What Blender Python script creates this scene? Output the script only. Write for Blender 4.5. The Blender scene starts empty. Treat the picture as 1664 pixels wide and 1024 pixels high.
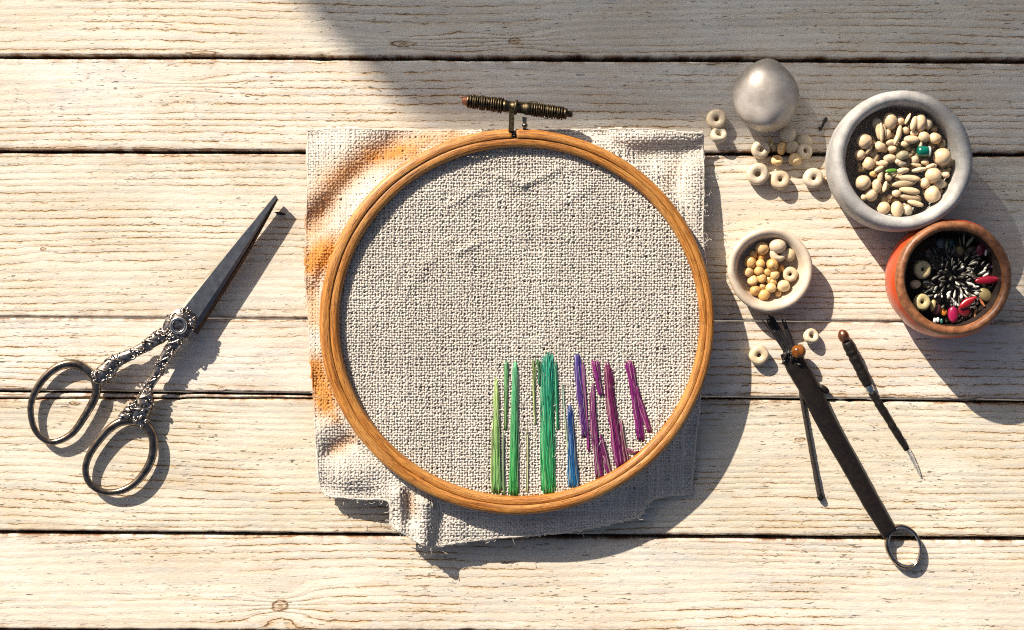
import bpy, math, random
import numpy as np
R = math.radians
random.seed(7); rng = np.random.default_rng(7)
S = 0.00025                     # metres per table unit (the table top is measured in units of 0.25 mm)
H = 2480.0                      # camera height in the same units
CX, CY = 832.0, 512.0
SUN_EL = 30.0
LD = (0.63, 0.777)              # direction shadows fall on the table (x right, y down)
scene = bpy.context.scene
COL = scene.collection

# ------------------------------------------------------------------ helpers
def W(px, py, z=0.0):
    """table position (x right, y up, in units) of something seen at px,py whose height is z"""
    k = (H - z) / H
    return np.array([(px - CX) * k, (CY - py) * k, z])

def Wv(px, py, z):
    k = (H - z) / H
    return np.stack([(px - CX) * k, (CY - py) * k, z], -1)

_tab = rng.random((256, 256))
def vnoise(x, y, seed=0):
    x = np.asarray(x, float) + seed * 17.31; y = np.asarray(y, float) + seed * 9.77
    xi = np.floor(x).astype(int); yi = np.floor(y).astype(int)
    fx = x - xi; fy = y - yi
    fx = fx * fx * (3 - 2 * fx); fy = fy * fy * (3 - 2 * fy)
    a = _tab[xi & 255, yi & 255]; b = _tab[(xi + 1) & 255, yi & 255]
    c = _tab[xi & 255, (yi + 1) & 255]; d = _tab[(xi + 1) & 255, (yi + 1) & 255]
    return (a + (b - a) * fx) * (1 - fy) + (c + (d - c) * fx) * fy

class Geo:
    """collects vertices / faces / vertex colours / a vector attribute for ONE mesh object"""
    def __init__(s): s.v = []; s.f = []; s.c = []; s.g = []; s.n = 0
    def add(s, v, f, c=None, g=None):
        v = np.asarray(v, float).reshape(-1, 3)
        s.v.append(v)
        s.f += [tuple(i + s.n for i in q) for q in f]
        s.c.append(np.ones((len(v), 3)) if c is None else np.broadcast_to(np.asarray(c, float), (len(v), 3)))
        s.g.append(np.zeros((len(v), 3)) if g is None else np.broadcast_to(np.asarray(g, float), (len(v), 3)))
        s.n += len(v)
        return s

def tube_vf(pts, rad, sides=8, closed=False, flat=1.0, cap=True, up=None):
    pts = np.asarray(pts, float); n = len(pts)
    rad = np.broadcast_to(np.asarray(rad, float), (n,))
    if closed: t = np.roll(pts, -1, 0) - np.roll(pts, 1, 0)
    else: t = np.gradient(pts, axis=0)
    t /= np.linalg.norm(t, axis=1)[:, None] + 1e-12
    ref = np.array([0, 0, 1.0]) if up is None else np.asarray(up, float)
    a = np.cross(t, ref)
    bad = np.linalg.norm(a, axis=1) < 1e-3
    a[bad] = np.cross(t[bad], [1.0, 0.1, 0])
    a /= np.linalg.norm(a, axis=1)[:, None]
    b = np.cross(a, t)
    th = np.arange(sides) * 2 * math.pi / sides
    v = pts[:, None] + rad[:, None, None] * (np.cos(th)[None, :, None] * a[:, None] + flat * np.sin(th)[None, :, None] * b[:, None])
    f = []
    m = n if closed else n - 1
    for i in range(m):
        j = (i + 1) % n
        for k in range(sides):
            l = (k + 1) % sides
            f.append((i * sides + k, i * sides + l, j * sides + l, j * sides + k))
    if cap and not closed:
        f.append(tuple(range(sides - 1, -1, -1)))
        f.append(tuple((n - 1) * sides + k for k in range(sides)))
    return v.reshape(-1, 3), f

def lathe_vf(prof, seg=64, sx=1.0, sy=1.0, wob=None):
    """prof: (r,z) list; r=0 at an end closes it"""
    v = []; f = []; idx = []
    th = np.arange(seg) * 2 * math.pi / seg
    n = 0
    for k, (r, z) in enumerate(prof):
        if r < 1e-6:
            v.append(np.array([[0, 0, z]])); idx.append((n, 1)); n += 1
        else:
            rr = r * (1 + (wob(th, k) if wob else 0))
            v.append(np.stack([rr * np.cos(th) * sx, rr * np.sin(th) * sy, np.full(seg, z)], -1)); idx.append((n, seg)); n += seg
    for (a, na), (b, nb) in zip(idx[:-1], idx[1:]):
        for k in range(seg):
            l = (k + 1) % seg
            if na == 1 and nb == 1: continue
            if na == 1: f.append((a, b + k, b + l))
            elif nb == 1: f.append((a + k, a + l, b))
            else: f.append((a + k, a + l, b + l, b + k))
    return np.concatenate(v), f

def ball_vf(rx, ry, rz, seg=16, rings=10, lump=0.0, seed=0, flat_bottom=None, taper=0.0):
    prof = [(math.sin(math.pi * i / rings) if 0 < i < rings else 0.0, -math.cos(math.pi * i / rings)) for i in range(rings + 1)]
    v, f = lathe_vf(prof, seg)
    if lump:
        d = 1 + lump * (vnoise(v[:, 0] * 1.3 + 5, v[:, 1] * 1.3 + v[:, 2] * 1.7, seed) - .5) * 2
        v = v * d[:, None]
    if taper: v[:, 0:2] *= (1 + taper * v[:, 1:2])
    v = v * [rx, ry, rz]
    if flat_bottom is not None: v[:, 2] = np.maximum(v[:, 2], flat_bottom)
    return v, f

def rotm(rx=0, ry=0, rz=0):
    cx, sx, cy, sy, cz, sz = math.cos(rx), math.sin(rx), math.cos(ry), math.sin(ry), math.cos(rz), math.sin(rz)
    X = np.array([[1, 0, 0], [0, cx, -sx], [0, sx, cx]]); Y = np.array([[cy, 0, sy], [0, 1, 0], [-sy, 0, cy]]); Z = np.array([[cz, -sz, 0], [sz, cz, 0], [0, 0, 1]])
    return Z @ Y @ X

def build_mesh(name, v, f, smooth=True, c=None, g=None):
    me = bpy.data.meshes.new(name)
    v = np.asarray(v, float) * S
    me.from_pydata(v.tolist() if len(v) < 60000 else v, [], f)
    if smooth: me.polygons.foreach_set('use_smooth', np.ones(len(me.polygons), bool))
    if c is not None:
        at = me.attributes.new('tint', 'FLOAT_VECTOR', 'POINT'); at.data.foreach_set('vector', np.asarray(c, np.float32).ravel())
    if g is not None:
        at = me.attributes.new('gr', 'FLOAT_VECTOR', 'POINT'); at.data.foreach_set('vector', np.asarray(g, np.float32).ravel())
    me.update()
    return me

def obj(name, geo, mat, parent=None, loc=(0, 0, 0), smooth=True, sharp=None):
    """links geo as ONE mesh object; vertices are local to loc (units)"""
    if isinstance(geo, tuple): geo = Geo().add(*geo)
    me = build_mesh(name, np.concatenate(geo.v), geo.f, smooth, np.concatenate(geo.c), np.concatenate(geo.g))
    if sharp is not None: me.set_sharp_from_angle(angle=R(sharp))
    me.materials.append(mat)
    o = bpy.data.objects.new(name, me); COL.objects.link(o)
    o.location = [a * S for a in loc]
    if parent is not None: o.parent = parent
    return o

def tag(o, label=None, cat=None, group=None, kind=None):
    if label: o['label'] = label
    if cat: o['category'] = cat
    if group: o['group'] = group
    if kind: o['kind'] = kind
    return o

def thing(name, label, cat, loc=(0, 0, 0), group=None):
    o = bpy.data.objects.new(name, None); o.empty_display_size = .005; COL.objects.link(o)
    o.location = [a * S for a in loc]
    return tag(o, label, cat, group)

def catmull(pts, n=8, closed=False):
    p = np.asarray(pts, float); out = []
    m = len(p)
    for i in range(m if closed else m - 1):
        if closed: a, b, c, d = p[i - 1], p[i], p[(i + 1) % m], p[(i + 2) % m]
        else: a, b, c, d = p[max(i - 1, 0)], p[i], p[i + 1], p[min(i + 2, m - 1)]
        for k in range(n):
            t = k / n
            out.append(.5 * ((2 * b) + (c - a) * t + (2 * a - 5 * b + 4 * c - d) * t * t + (3 * b - a - 3 * c + d) * t ** 3))
    if not closed: out.append(p[-1])
    return np.array(out)

# ------------------------------------------------------------------ node helpers
class NT:
    def __init__(s, name):
        s.m = bpy.data.materials.new(name); s.m.use_nodes = True
        s.t = s.m.node_tree; s.t.nodes.clear()
        s.out = s.t.nodes.new('ShaderNodeOutputMaterial')
    def n(s, typ, props=None, **ins):
        nd = s.t.nodes.new('ShaderNode' + typ)
        for k, v in (props or {}).items(): setattr(nd, k, v)
        for k, v in ins.items():
            key = int(k[1:]) if k[0] == 'i' and k[1:].isdigit() else k.replace('_', ' ')
            s.set(nd.inputs[key], v)
        return nd
    def set(s, sock, v):
        if isinstance(v, bpy.types.NodeSocket): s.t.links.new(v, sock)
        else: sock.default_value = v
    def math(s, op, a, b=0.0, c=None, clamp=False):
        nd = s.n('Math', {'operation': op, 'use_clamp': clamp}); s.set(nd.inputs[0], a); s.set(nd.inputs[1], b)
        if c is not None: s.set(nd.inputs[2], c)
        return nd.outputs[0]
    def vec(s, x, y, z=0.0):
        nd = s.n('CombineXYZ'); s.set(nd.inputs[0], x); s.set(nd.inputs[1], y); s.set(nd.inputs[2], z); return nd.outputs[0]
    def noise(s, v, scale=1.0, detail=2.0, rough=.5):
        return s.n('TexNoise', None, Vector=v, Scale=scale, Detail=detail, Roughness=rough).outputs[0]
    def ramp(s, v, a, b, lo=0.0, hi=1.0):
        nd = s.n('MapRange', {'interpolation_type': 'SMOOTHSTEP'}); 
        for i, x in enumerate((v, a, b, lo, hi)): s.set(nd.inputs[i], x)
        return nd.outputs[0]
    def mix(s, fac, a, b, mode='MIX'):
        nd = s.n('Mix', {'data_type': 'RGBA', 'blend_type': mode})
        s.set(nd.inputs[0], fac); s.set(nd.inputs[6], col4(a)); s.set(nd.inputs[7], col4(b)); return nd.outputs[2]
    def sep(s, v):
        nd = s.n('SeparateXYZ'); s.set(nd.inputs[0], v); return nd.outputs
    def attr(s, name):
        return s.n('Attribute', {'attribute_name': name}).outputs['Vector']
    def bump(s, h, dist=.0002, strength=1.0):
        return s.n('Bump', None, Height=h, Distance=dist, Strength=strength).outputs[0]
    def finish(s, **kw):
        b = s.n('BsdfPrincipled')
        for k, v in kw.items():
            if k == 'normal': s.set(b.inputs['Normal'], v)
            else: s.set(b.inputs[k.replace('_', ' ')], col4(v) if k in ('Base_Color', 'Coat_Tint', 'Specular_Tint') else v)
        s.t.links.new(b.outputs[0], s.out.inputs[0]); s.b = b
        return s.m
def col4(c):
    if isinstance(c, (tuple, list)) and len(c) == 3: return (*c, 1.0)
    return c

def simple(name, c, rough=.5, metal=0.0, var=.25, scale=300.0, bump=0.0, bscale=900.0, c2=None, tint=False, **kw):
    """solid procedural material with a mottled colour and a little relief"""
    t = NT(name)
    p = t.n('TexCoord').outputs['Object']
    n = t.noise(p, scale, 4, .6)
    c2 = c2 or tuple(x * (1 - var) for x in c)
    col = t.mix(t.ramp(n, .35, .65), c, c2)
    if tint: col = t.mix(1.0, col, t.attr('tint'), 'MULTIPLY')
    kw2 = dict(Base_Color=col, Roughness=t.math('ADD', rough - .08, t.math('MULTIPLY', n, .16)), Metallic=metal)
    if bump: kw2['normal'] = t.bump(t.noise(p, bscale, 4, .6), .0002, bump)
    kw2.update(kw)
    return t.finish(**kw2)

# ------------------------------------------------------------------ materials
def wood_table():
    t = NT('whitewashed_pine')
    pc = t.attr('gr')                       # plank coordinates, shifted for every plank, 1 = 100 units
    tint = t.sep(t.attr('tint'))            # x plank tone, y closeness to the plank edge, z knot field
    s = t.sep(pc); x, y, z = s[0], s[1], s[2]
    def st(a, b, k=0.0): return t.vec(t.math('MULTIPLY', x, a), t.math('MULTIPLY', y, b), t.math('ADD', z, k))
    warp = t.math('MULTIPLY', t.math('SUBTRACT', t.noise(st(.10, .42), 1, 2, .4), .5), .60)
    jit = t.math('MULTIPLY', t.math('SUBTRACT', t.noise(st(5, 6, 3), 1, 4, .65), .5), .075)
    kn = t.math('MULTIPLY', tint[2], .6)
    yy = t.math('ADD', t.math('ADD', y, warp), t.math('ADD', jit, kn))
    dens = t.math('MULTIPLY', t.noise(st(.05, 1.1, 9), 1, 1, .5), 3.2)
    v = t.math('ADD', t.math('MULTIPLY', yy, 8.2), dens)
    dist = t.math('PINGPONG', v, .5)
    brk = t.ramp(t.noise(st(1.6, 7, 1), 1, 4, .7), .40, .56)
    brk2 = t.ramp(t.noise(st(7, 14, 1.7), 1, 3, .7), .36, .50)
    reg = t.ramp(t.noise(st(.28, .9, 5), 1, 3, .55), .38, .58)
    wdt = t.math('ADD', .02, t.math('MULTIPLY', t.noise(st(3, 9, 7), 1, 3, .6), .115))
    line = t.ramp(dist, t.math('MULTIPLY', wdt, .35), wdt, 1, 0)
    L = t.math('MULTIPLY', t.math('MULTIPLY', line, reg), t.math('MAXIMUM', t.math('MULTIPLY', brk, brk2), .28))
    halo = t.math('MULTIPLY', t.math('MULTIPLY', t.ramp(dist, 0, .3, 1, 0), brk), reg)
    # short dark pores and checks where the paint has flaked
    pore_reg = t.ramp(t.noise(st(.6, 2.2, 21), 1, 3, .55), .40, .60)
    pore = t.math('MULTIPLY', t.ramp(t.noise(st(7, 34, 11), 1, 3, .6), .62, .69), pore_reg)
    check = t.math('MULTIPLY', t.ramp(t.noise(st(3.2, 26, 14), 1, 4, .62), .655, .70), t.ramp(t.noise(st(.5, 2, 31), 1, 2, .5), .44, .6))
    fibre = t.noise(st(4, 60, 2), 1, 4, .65)
    flake = t.noise(st(14, 30, 4), 1, 4, .7)
    base = t.mix(t.ramp(t.noise(st(.5, 1.4, 6), 1, 4, .6), .35, .65), (.65, .565, .46), (.75, .695, .605))
    base = t.mix(t.ramp(t.noise(st(1.1, 5, 8), 1, 4, .65), .45, .70, 0, .85), base, (.60, .565, .52))
    base = t.mix(t.ramp(t.noise(st(.9, 6, 12), 1, 5, .7), .55, .72, 0, .5), base, (.60, .45, .26))
    base = t.mix(t.ramp(fibre, .42, .66, 0, .30), base, (.56, .44, .30))
    base = t.mix(t.ramp(flake, .56, .70, 0, .55), base, (.84, .81, .75))
    base = t.mix(t.math('MULTIPLY', halo, .62), base, (.56, .34, .12))
    base = t.mix(t.math('MULTIPLY', L, .86), base, (.15, .07, .024))
    dark = t.math('MAXIMUM', pore, check)
    base = t.mix(t.math('MULTIPLY', dark, .85), base, (.085, .055, .032))
    edge = t.math('MULTIPLY', tint[1], t.ramp(t.noise(st(3, 3, 17), 1, 4, .7), .38, .62))
    base = t.mix(edge, base, (.20, .09, .035))
    op = t.sep(t.n('TexCoord').outputs['Object'])
    kd = None
    for kx, ky, rx, ry in ((655, 71, 20, 5.5), (836, 66, 10, 5), (455, 984, 13, 10), (122, 655, 9, 3.5), (1300, 715, 9, 4), (70, 405, 5, 3), (330, 86, 26, 3.5)):
        wv = t.math('MULTIPLY', t.math('SUBTRACT', t.noise(st(9, 14, 40), 1, 3, .6), .5), .9)
        a = t.math('DIVIDE', t.math('SUBTRACT', op[0], (kx - CX) * S), rx * S); b = t.math('DIVIDE', t.math('SUBTRACT', op[1], (CY - ky) * S), ry * S)
        q = t.math('ADD', t.math('SQRT', t.math('ADD', t.math('MULTIPLY', a, a), t.math('MULTIPLY', b, b))), wv)
        kd = q if kd is None else t.math('MINIMUM', kd, q)
    kring = t.math('MAXIMUM', t.math('MULTIPLY', t.ramp(t.math('ABSOLUTE', t.math('SUBTRACT', kd, .85)), .05, .28, 1, 0), brk2), t.math('MULTIPLY', t.ramp(kd, .15, .45, 1, 0), .6))
    base = t.mix(t.math('MULTIPLY', t.ramp(kd, .6, 1.5, 1, 0), .5), base, (.50, .31, .14))
    base = t.mix(t.math('MULTIPLY', kring, .9), base, (.13, .06, .025))
    base = t.mix(1.0, base, t.vec(tint[0], t.math('MULTIPLY', tint[0], t.math('ADD', .93, t.math('MULTIPLY', tint[0], .07))), t.math('MULTIPLY', tint[0], tint[0])), 'MULTIPLY')
    h = t.math('SUBTRACT', t.math('MULTIPLY', fibre, .45), t.math('MULTIPLY', L, .9))
    h = t.math('ADD', h, t.math('MULTIPLY', flake, .55))
    h = t.math('SUBTRACT', h, t.math('MULTIPLY', dark, .9))
    h = t.math('ADD', h, t.math('MULTIPLY', t.ramp(dist, 0, .5), .35))
    return t.finish(Base_Color=base, Roughness=.72, Specular_IOR_Level=.25, normal=t.bump(h, .00026, .8))

def wood_hoop():
    t = NT('varnished_beech')
    s = t.sep(t.attr('gr')); x, y, z = s
    def st(a, b, k=0.0): return t.vec(t.math('MULTIPLY', x, a), t.math('MULTIPLY', y, b), t.math('MULTIPLY', z, b * .5) if k == 0 else t.math('ADD', t.math('MULTIPLY', z, b * .5), k))
    g = t.noise(st(2.2, 42), 1, 4, .6); g2 = t.noise(st(9, 110, 3.0), 1, 3, .6); big = t.noise(st(.9, 6, 7.0), 1, 2, .5)
    c = t.mix(t.ramp(g, .38, .62), (.27, .088, .012), (.53, .215, .038))
    c = t.mix(t.ramp(big, .4, .68, 0, .65), c, (.54, .27, .075))
    c = t.mix(t.ramp(g2, .52, .66, 0, .85), c, (.13, .042, .010))
    crack = t.math('MULTIPLY', t.ramp(t.noise(st(2.6, 70, 11.0), 1, 2, .5), .66, .72), .8)
    c = t.mix(crack, c, (.07, .022, .008))
    h = t.math('SUBTRACT', t.math('ADD', t.math('MULTIPLY', g, .6), t.math('MULTIPLY', g2, .5)), crack)
    return t.finish(Base_Color=c, Roughness=.46, Specular_IOR_Level=.4, Coat_Weight=.12, Coat_Roughness=.25, normal=t.bump(h, .0004, .8))

def linen():
    t = NT('natural_linen')
    p = t.n('TexCoord').outputs['Object']
    n = t.noise(p, 5000, 3, .7)
    c = t.mix(1.0, t.attr('tint'), t.mix(t.ramp(n, .3, .7), (.80, .79, .78), (1.0, 1.0, 1.0)), 'MULTIPLY')
    return t.finish(Base_Color=c, Roughness=.9, Specular_IOR_Level=.1, Sheen_Weight=.08, normal=t.bump(n, .00012, .6))

def floss():
    t = NT('embroidery_floss')
    return t.finish(Base_Color=t.attr('tint'), Roughness=.48, Specular_IOR_Level=.45)

def blade_steel():
    t = NT('darkened_blade_steel')
    p = t.n('TexCoord').outputs['Object']
    r = t.n('Mapping', None, Vector=p, Rotation=(0, 0, R(-50)), Scale=(9000, 500, 900)).outputs[0]
    n = t.noise(r, 1, 3, .6); n2 = t.noise(p, 500, 4, .6)
    c = t.mix(t.ramp(n2, .35, .7), (.105, .115, .135), (.125, .135, .157))
    return t.finish(Base_Color=c, Metallic=.9, Roughness=t.math('ADD', .34, t.math('MULTIPLY', n2, .25)), normal=t.bump(n, .00005, .4))

def brushed_stone():
    t = NT('brushed_pewter')
    p = t.n('TexCoord').outputs['Object']
    n = t.noise(p, 350, 5, .65); n2 = t.noise(p, 110, 3, .6)
    wv = t.n('TexWave', {'bands_direction': 'X'}, Vector=p, Scale=700.0, Distortion=1.5, Detail=2.0).outputs[1]
    wv2 = t.n('TexWave', {'bands_direction': 'Y'}, Vector=p, Scale=700.0, Distortion=1.5, Detail=2.0).outputs[1]
    c = t.mix(t.ramp(n2, .35, .65), (.55, .495, .44), (.40, .35, .30))
    h = t.math('ADD', t.math('MULTIPLY', t.math('ADD', wv, wv2), .12), t.math('MULTIPLY', n, 3.0))
    return t.finish(Base_Color=c, Metallic=.35, Roughness=t.math('ADD', .32, t.math('MULTIPLY', n, .18)), normal=t.bump(h, .00008, .35))

M = {}
M['table'] = wood_table(); M['hoop'] = wood_hoop(); M['linen'] = linen(); M['floss'] = floss()
M['blade'] = blade_steel(); M['pewter'] = brushed_stone()
M['silver'] = simple('tarnished_silver', (.58, .51, .44), .26, 1.0, c2=(.10, .075, .06), scale=700, bump=.12, bscale=1400)
M['ring_steel'] = simple('polished_dark_steel', (.40, .31, .225), .18, 1.0, c2=(.17, .125, .09), scale=400, bump=.15)
M['bright'] = simple('bright_steel', (.72, .69, .64), .16, 1.0, var=.15, scale=400, bump=.05)
M['brass'] = simple('aged_brass', (.13, .098, .055), .46, 1.0, c2=(.028, .021, .014), scale=900, bump=.3, bscale=1500)
M['rust_edge'] = simple('rusty_blade_edge', (.10, .055, .03), .5, .6, c2=(.03, .02, .015), scale=900, bump=.4)
M['bone'] = simple('bone_bead', (.66, .55, .40), .38, var=.22, scale=260, bump=.12, bscale=1200, tint=True, Subsurface_Weight=.12, Subsurface_Radius=(.0012, .0008, .0005), Subsurface_Scale=1.0)
M['amber'] = simple('amber_resin', (.22, .07, .007), .16, c2=(.10, .028, .004), scale=420, Coat_Weight=.4)
M['grey_stone'] = simple('grey_stoneware', (.47, .45, .425), .62, c2=(.31, .298, .28), scale=130, bump=.5, bscale=1500)
M['dish'] = simple('chalk_white_stoneware', (.62, .515, .40), .52, c2=(.49, .39, .29), scale=150, bump=.2, bscale=1300)
M['orange'] = simple('orange_glaze', (.50, .060, .010), .34, c2=(.43, .045, .008), scale=160, bump=.1, Coat_Weight=.2)
M['terracotta'] = simple('terracotta_rim', (.30, .125, .052), .42, c2=(.16, .058, .022), scale=420, bump=.4, bscale=1600)
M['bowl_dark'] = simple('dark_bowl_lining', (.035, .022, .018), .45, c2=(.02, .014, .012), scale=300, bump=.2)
M['black'] = simple('black_leather', (.014, .0095, .0065), .40, c2=(.006, .0045, .0035), scale=500, bump=.3, bscale=2500, Specular_IOR_Level=.4)
M['dark_wood'] = simple('charred_wood', (.011, .007, .005), .55, c2=(.005, .004, .003), scale=700, bump=.8, bscale=1300, Specular_IOR_Level=.3)
M['copper'] = simple('copper_cap', (.36, .16, .09), .28, .85, c2=(.16, .06, .035), scale=600, bump=.3)
M['bristle'] = simple('black_bristle', (.022, .019, .018), .4, c2=(.01, .01, .01), scale=500, tint=False)
M['glass'] = NT('clear_acrylic').finish(Base_Color=(.92, .90, .86), Roughness=.08, Transmission_Weight=.85, IOR=1.45)
M['chip'] = simple('glossy_bead', (1, 1, 1), .28, var=.2, scale=500, bump=.12, tint=True, Coat_Weight=.25)
M['seed'] = simple('seed_husk', (1, 1, 1), .42, var=.35, scale=900, bump=.3, tint=True)
M['ground'] = simple('garden_paving', (.20, .19, .17), .9, c2=(.14, .13, .12), scale=6, bump=.3, bscale=60)
M['twig'] = simple('bark_splinter', (.03, .02, .014), .7, c2=(.012, .009, .007), scale=900, bump=.6)

# ------------------------------------------------------------------ setting: table top and ground
def make_table():
    # (y at x=0, y at x=1664, width) of each joint between planks
    joints = [(-1520, -1512, 6), (-1370, -1364, 6), (-1228, -1220, 5), (-1080, -1072, 6), (-930, -925, 6), (-790, -780, 5), (-642, -636, 6), (-498, -490, 6), (-352, -344, 5), (-205, -199, 6), (-58, -52, 6),
              (92.0, 99.3, 6.6), (246.3, 251.2, 6.0), (516.0, 523.8, 2.2), (635.6, 652.3, 5.0), (865.3, 876.0, 6.0),
              (1024.5, 1032, 5), (1176, 1182, 6), (1322, 1330, 6), (1470, 1476, 5), (1618, 1624, 6), (1770, 1776, 6), (1915, 1921, 6), (2060, 2066, 6), (2208, 2214, 6), (2355, 2361, 6)]
    knots = [(655, 70, 34, 9), (836, 66, 22, 9), (455, 984, 16, 12), (92, 655, 10, 5), (300, 140, 24, 9), (1420, 745, 16, 6), (70, 405, 8, 4)]
    g = Geo()
    x0, x1 = -1500, 3200
    xs = np.concatenate([np.arange(x0, -60, 40), np.arange(-60, 1730, 7), np.arange(1730, x1 + 1, 40)]).astype(float)
    def edge(j, side, k):
        a, b, w = joints[j]
        mid = a + (b - a) * xs / 1664.0
        n = (vnoise(xs / 55, 3.1 * j + side, 4) - .5) * 2.4 + (vnoise(xs / 13, 7.7 * j + side, 6) - .5) * 1.1
        chip = np.maximum(0, vnoise(xs / 26, 5.3 * j + 2 * side, 9) - .80) * 14 * (w > 3)
        wv = np.interp(xs, [-1500, 0, 500, 832, 1664, 3200], [.9, .95, .9, 1, 1.08, 1]) * w / 2
        return mid + side * (wv + chip) + n * .5
    bands = []
    for j in range(len(joints) - 1): bands.append((edge(j, 1, j), edge(j + 1, -1, j)))
    # thin sliver that split off below the joint near the left
    jx = 14
    up = edge(jx, 1, jx)
    sl = np.clip((820 - xs) / 820, 0, 1)
    low = up + 9.5 * sl - .6
    top2 = low + 2.2 * np.clip(sl * 3, 0, 1)
    a, b = bands[jx]
    bands[jx] = (np.maximum(top2, a), b)
    m = xs < 815
    bands_x = [(xs, *bb) for bb in bands] + [(xs[m], up[m], low[m])]
    for bi, (bx, ya, yb) in enumerate(bands_x):
        off = np.array([rng.random() * 60, rng.random() * 60, rng.random() * 20]); tone = .88 + rng.random() * .15
        if bi == 11: tone = 1.0
        hgt = rng.normal() * .8
        wid = (yb - ya)
        ts = [0, 0, .0, .0] ; rows = []
        d = np.minimum(1.2, wid * .12); d2 = np.minimum(3.2, wid * .3)
        rows.append((ya, -80.0)); rows.append((ya, -4.0)); rows.append((ya + d, -1.0)); rows.append((ya + d2, 0.0)); rows.append((ya + d2 + np.minimum(.8, wid * .02), 0.0))
        for f in np.linspace(0, 1, 14)[1:-1]: rows.append((ya + d2 + (wid - 2 * d2) * f, 0.0))
        rows.append((yb - d2 - np.minimum(.8, wid * .02), 0.0)); rows.append((yb - d2, 0.0)); rows.append((yb - d, -1.0)); rows.append((yb, -4.0)); rows.append((yb, -80.0))
        n = len(bx); V = []; C = []; G = []
        for (yy, zz) in rows:
            e = np.minimum(yy - ya, yb - yy)
            kf = np.zeros(n)
            for (kx, ky, krx, kry) in knots:
                dx = (bx - kx) / krx / 2.2; dy = (yy - ky) / kry / 1.6
                kf += np.sign(dy) * np.minimum(np.abs(dy), 1.5) * np.exp(-(dx * dx + dy * dy) * .6) * kry / 22.0
            V.append(np.stack([bx - CX, CY - yy, np.full(n, zz) + hgt - .8 + (0 if zz < -2 else 1) * (vnoise(bx / 90, yy / 40, bi) - .5) * 1.2], -1))
            C.append(np.stack([np.full(n, tone), np.clip(1 - e / 5.5, 0, 1) ** 1.0, kf], -1))
            G.append(np.stack([bx / 100 + off[0], yy / 100 + off[1], np.full(n, off[2])], -1))
        nr = len(rows); F = []
        for r in range(nr - 1):
            for i in range(n - 1):
                F.append((r * n + i, (r + 1) * n + i, (r + 1) * n + i + 1, r * n + i + 1))
        for i in range(n - 1): F.append((i, i + 1, (nr - 1) * n + i + 1, (nr - 1) * n + i))
        F.append(tuple(r * n for r in range(nr))); F.append(tuple(r * n + n - 1 for r in range(nr - 1, -1, -1)))
        g.add(np.concatenate(V), F, np.concatenate(C), np.concatenate(G))
    # battens and legs that carry the planks
    def box(a, b):
        (ax, ay, az), (bx_, by, bz) = a, b
        v = [(x, y, z) for x in (ax, bx_) for y in (ay, by) for z in (az, bz)]
        f = [(0, 1, 3, 2), (4, 6, 7, 5), (0, 4, 5, 1), (2, 3, 7, 6), (0, 2, 6, 4), (1, 5, 7, 3)]
        g.add(v, f, (.8, .3, 0), (3, 3, 3))
    for bxx in (-1900, 0, 1900): box((bxx - 120, -1800, -260), (bxx + 120, 2000, -84))
    for lx in (-2100, 2100):
        for ly in (-1700, 1900): box((lx - 120, ly - 120, -2896), (lx + 120, ly + 120, -90))
    o = obj('tabletop', g, M['table'], smooth=True, sharp=40)
    tag(o, 'whitewashed pine plank tabletop with dark gaps between the planks', 'table', kind='structure')
    v = [(-40000, -40000, -2900), (40000, -40000, -2900), (40000, 40000, -2900), (-40000, 40000, -2900)]
    o = obj('ground', (v, [(0, 1, 2, 3)]), M['ground'], smooth=False)
    tag(o, 'grey paving far below the table', 'ground', kind='structure')
make_table()

# ------------------------------------------------------------------ embroidery hoop
HC = (839.5, 523.0); HA = (322.5, 315.0)
IC = (844.0, 523.0); IA = (294.0, 285.0)
ZT = 68.0
def ring_pt(th, s, z):
    k = (H - ZT) / H
    ox = (HC[0] - CX) * k + HA[0] * k * np.cos(th); oy = (CY - HC[1]) * k + HA[1] * k * np.sin(th)
    ix = (IC[0] - CX) * k + IA[0] * k * np.cos(th); iy = (CY - IC[1]) * k + IA[1] * k * np.sin(th)
    return np.stack([ix + (ox - ix) * s, iy + (oy - iy) * s, np.broadcast_to(z, np.shape(th))], -1)

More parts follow.
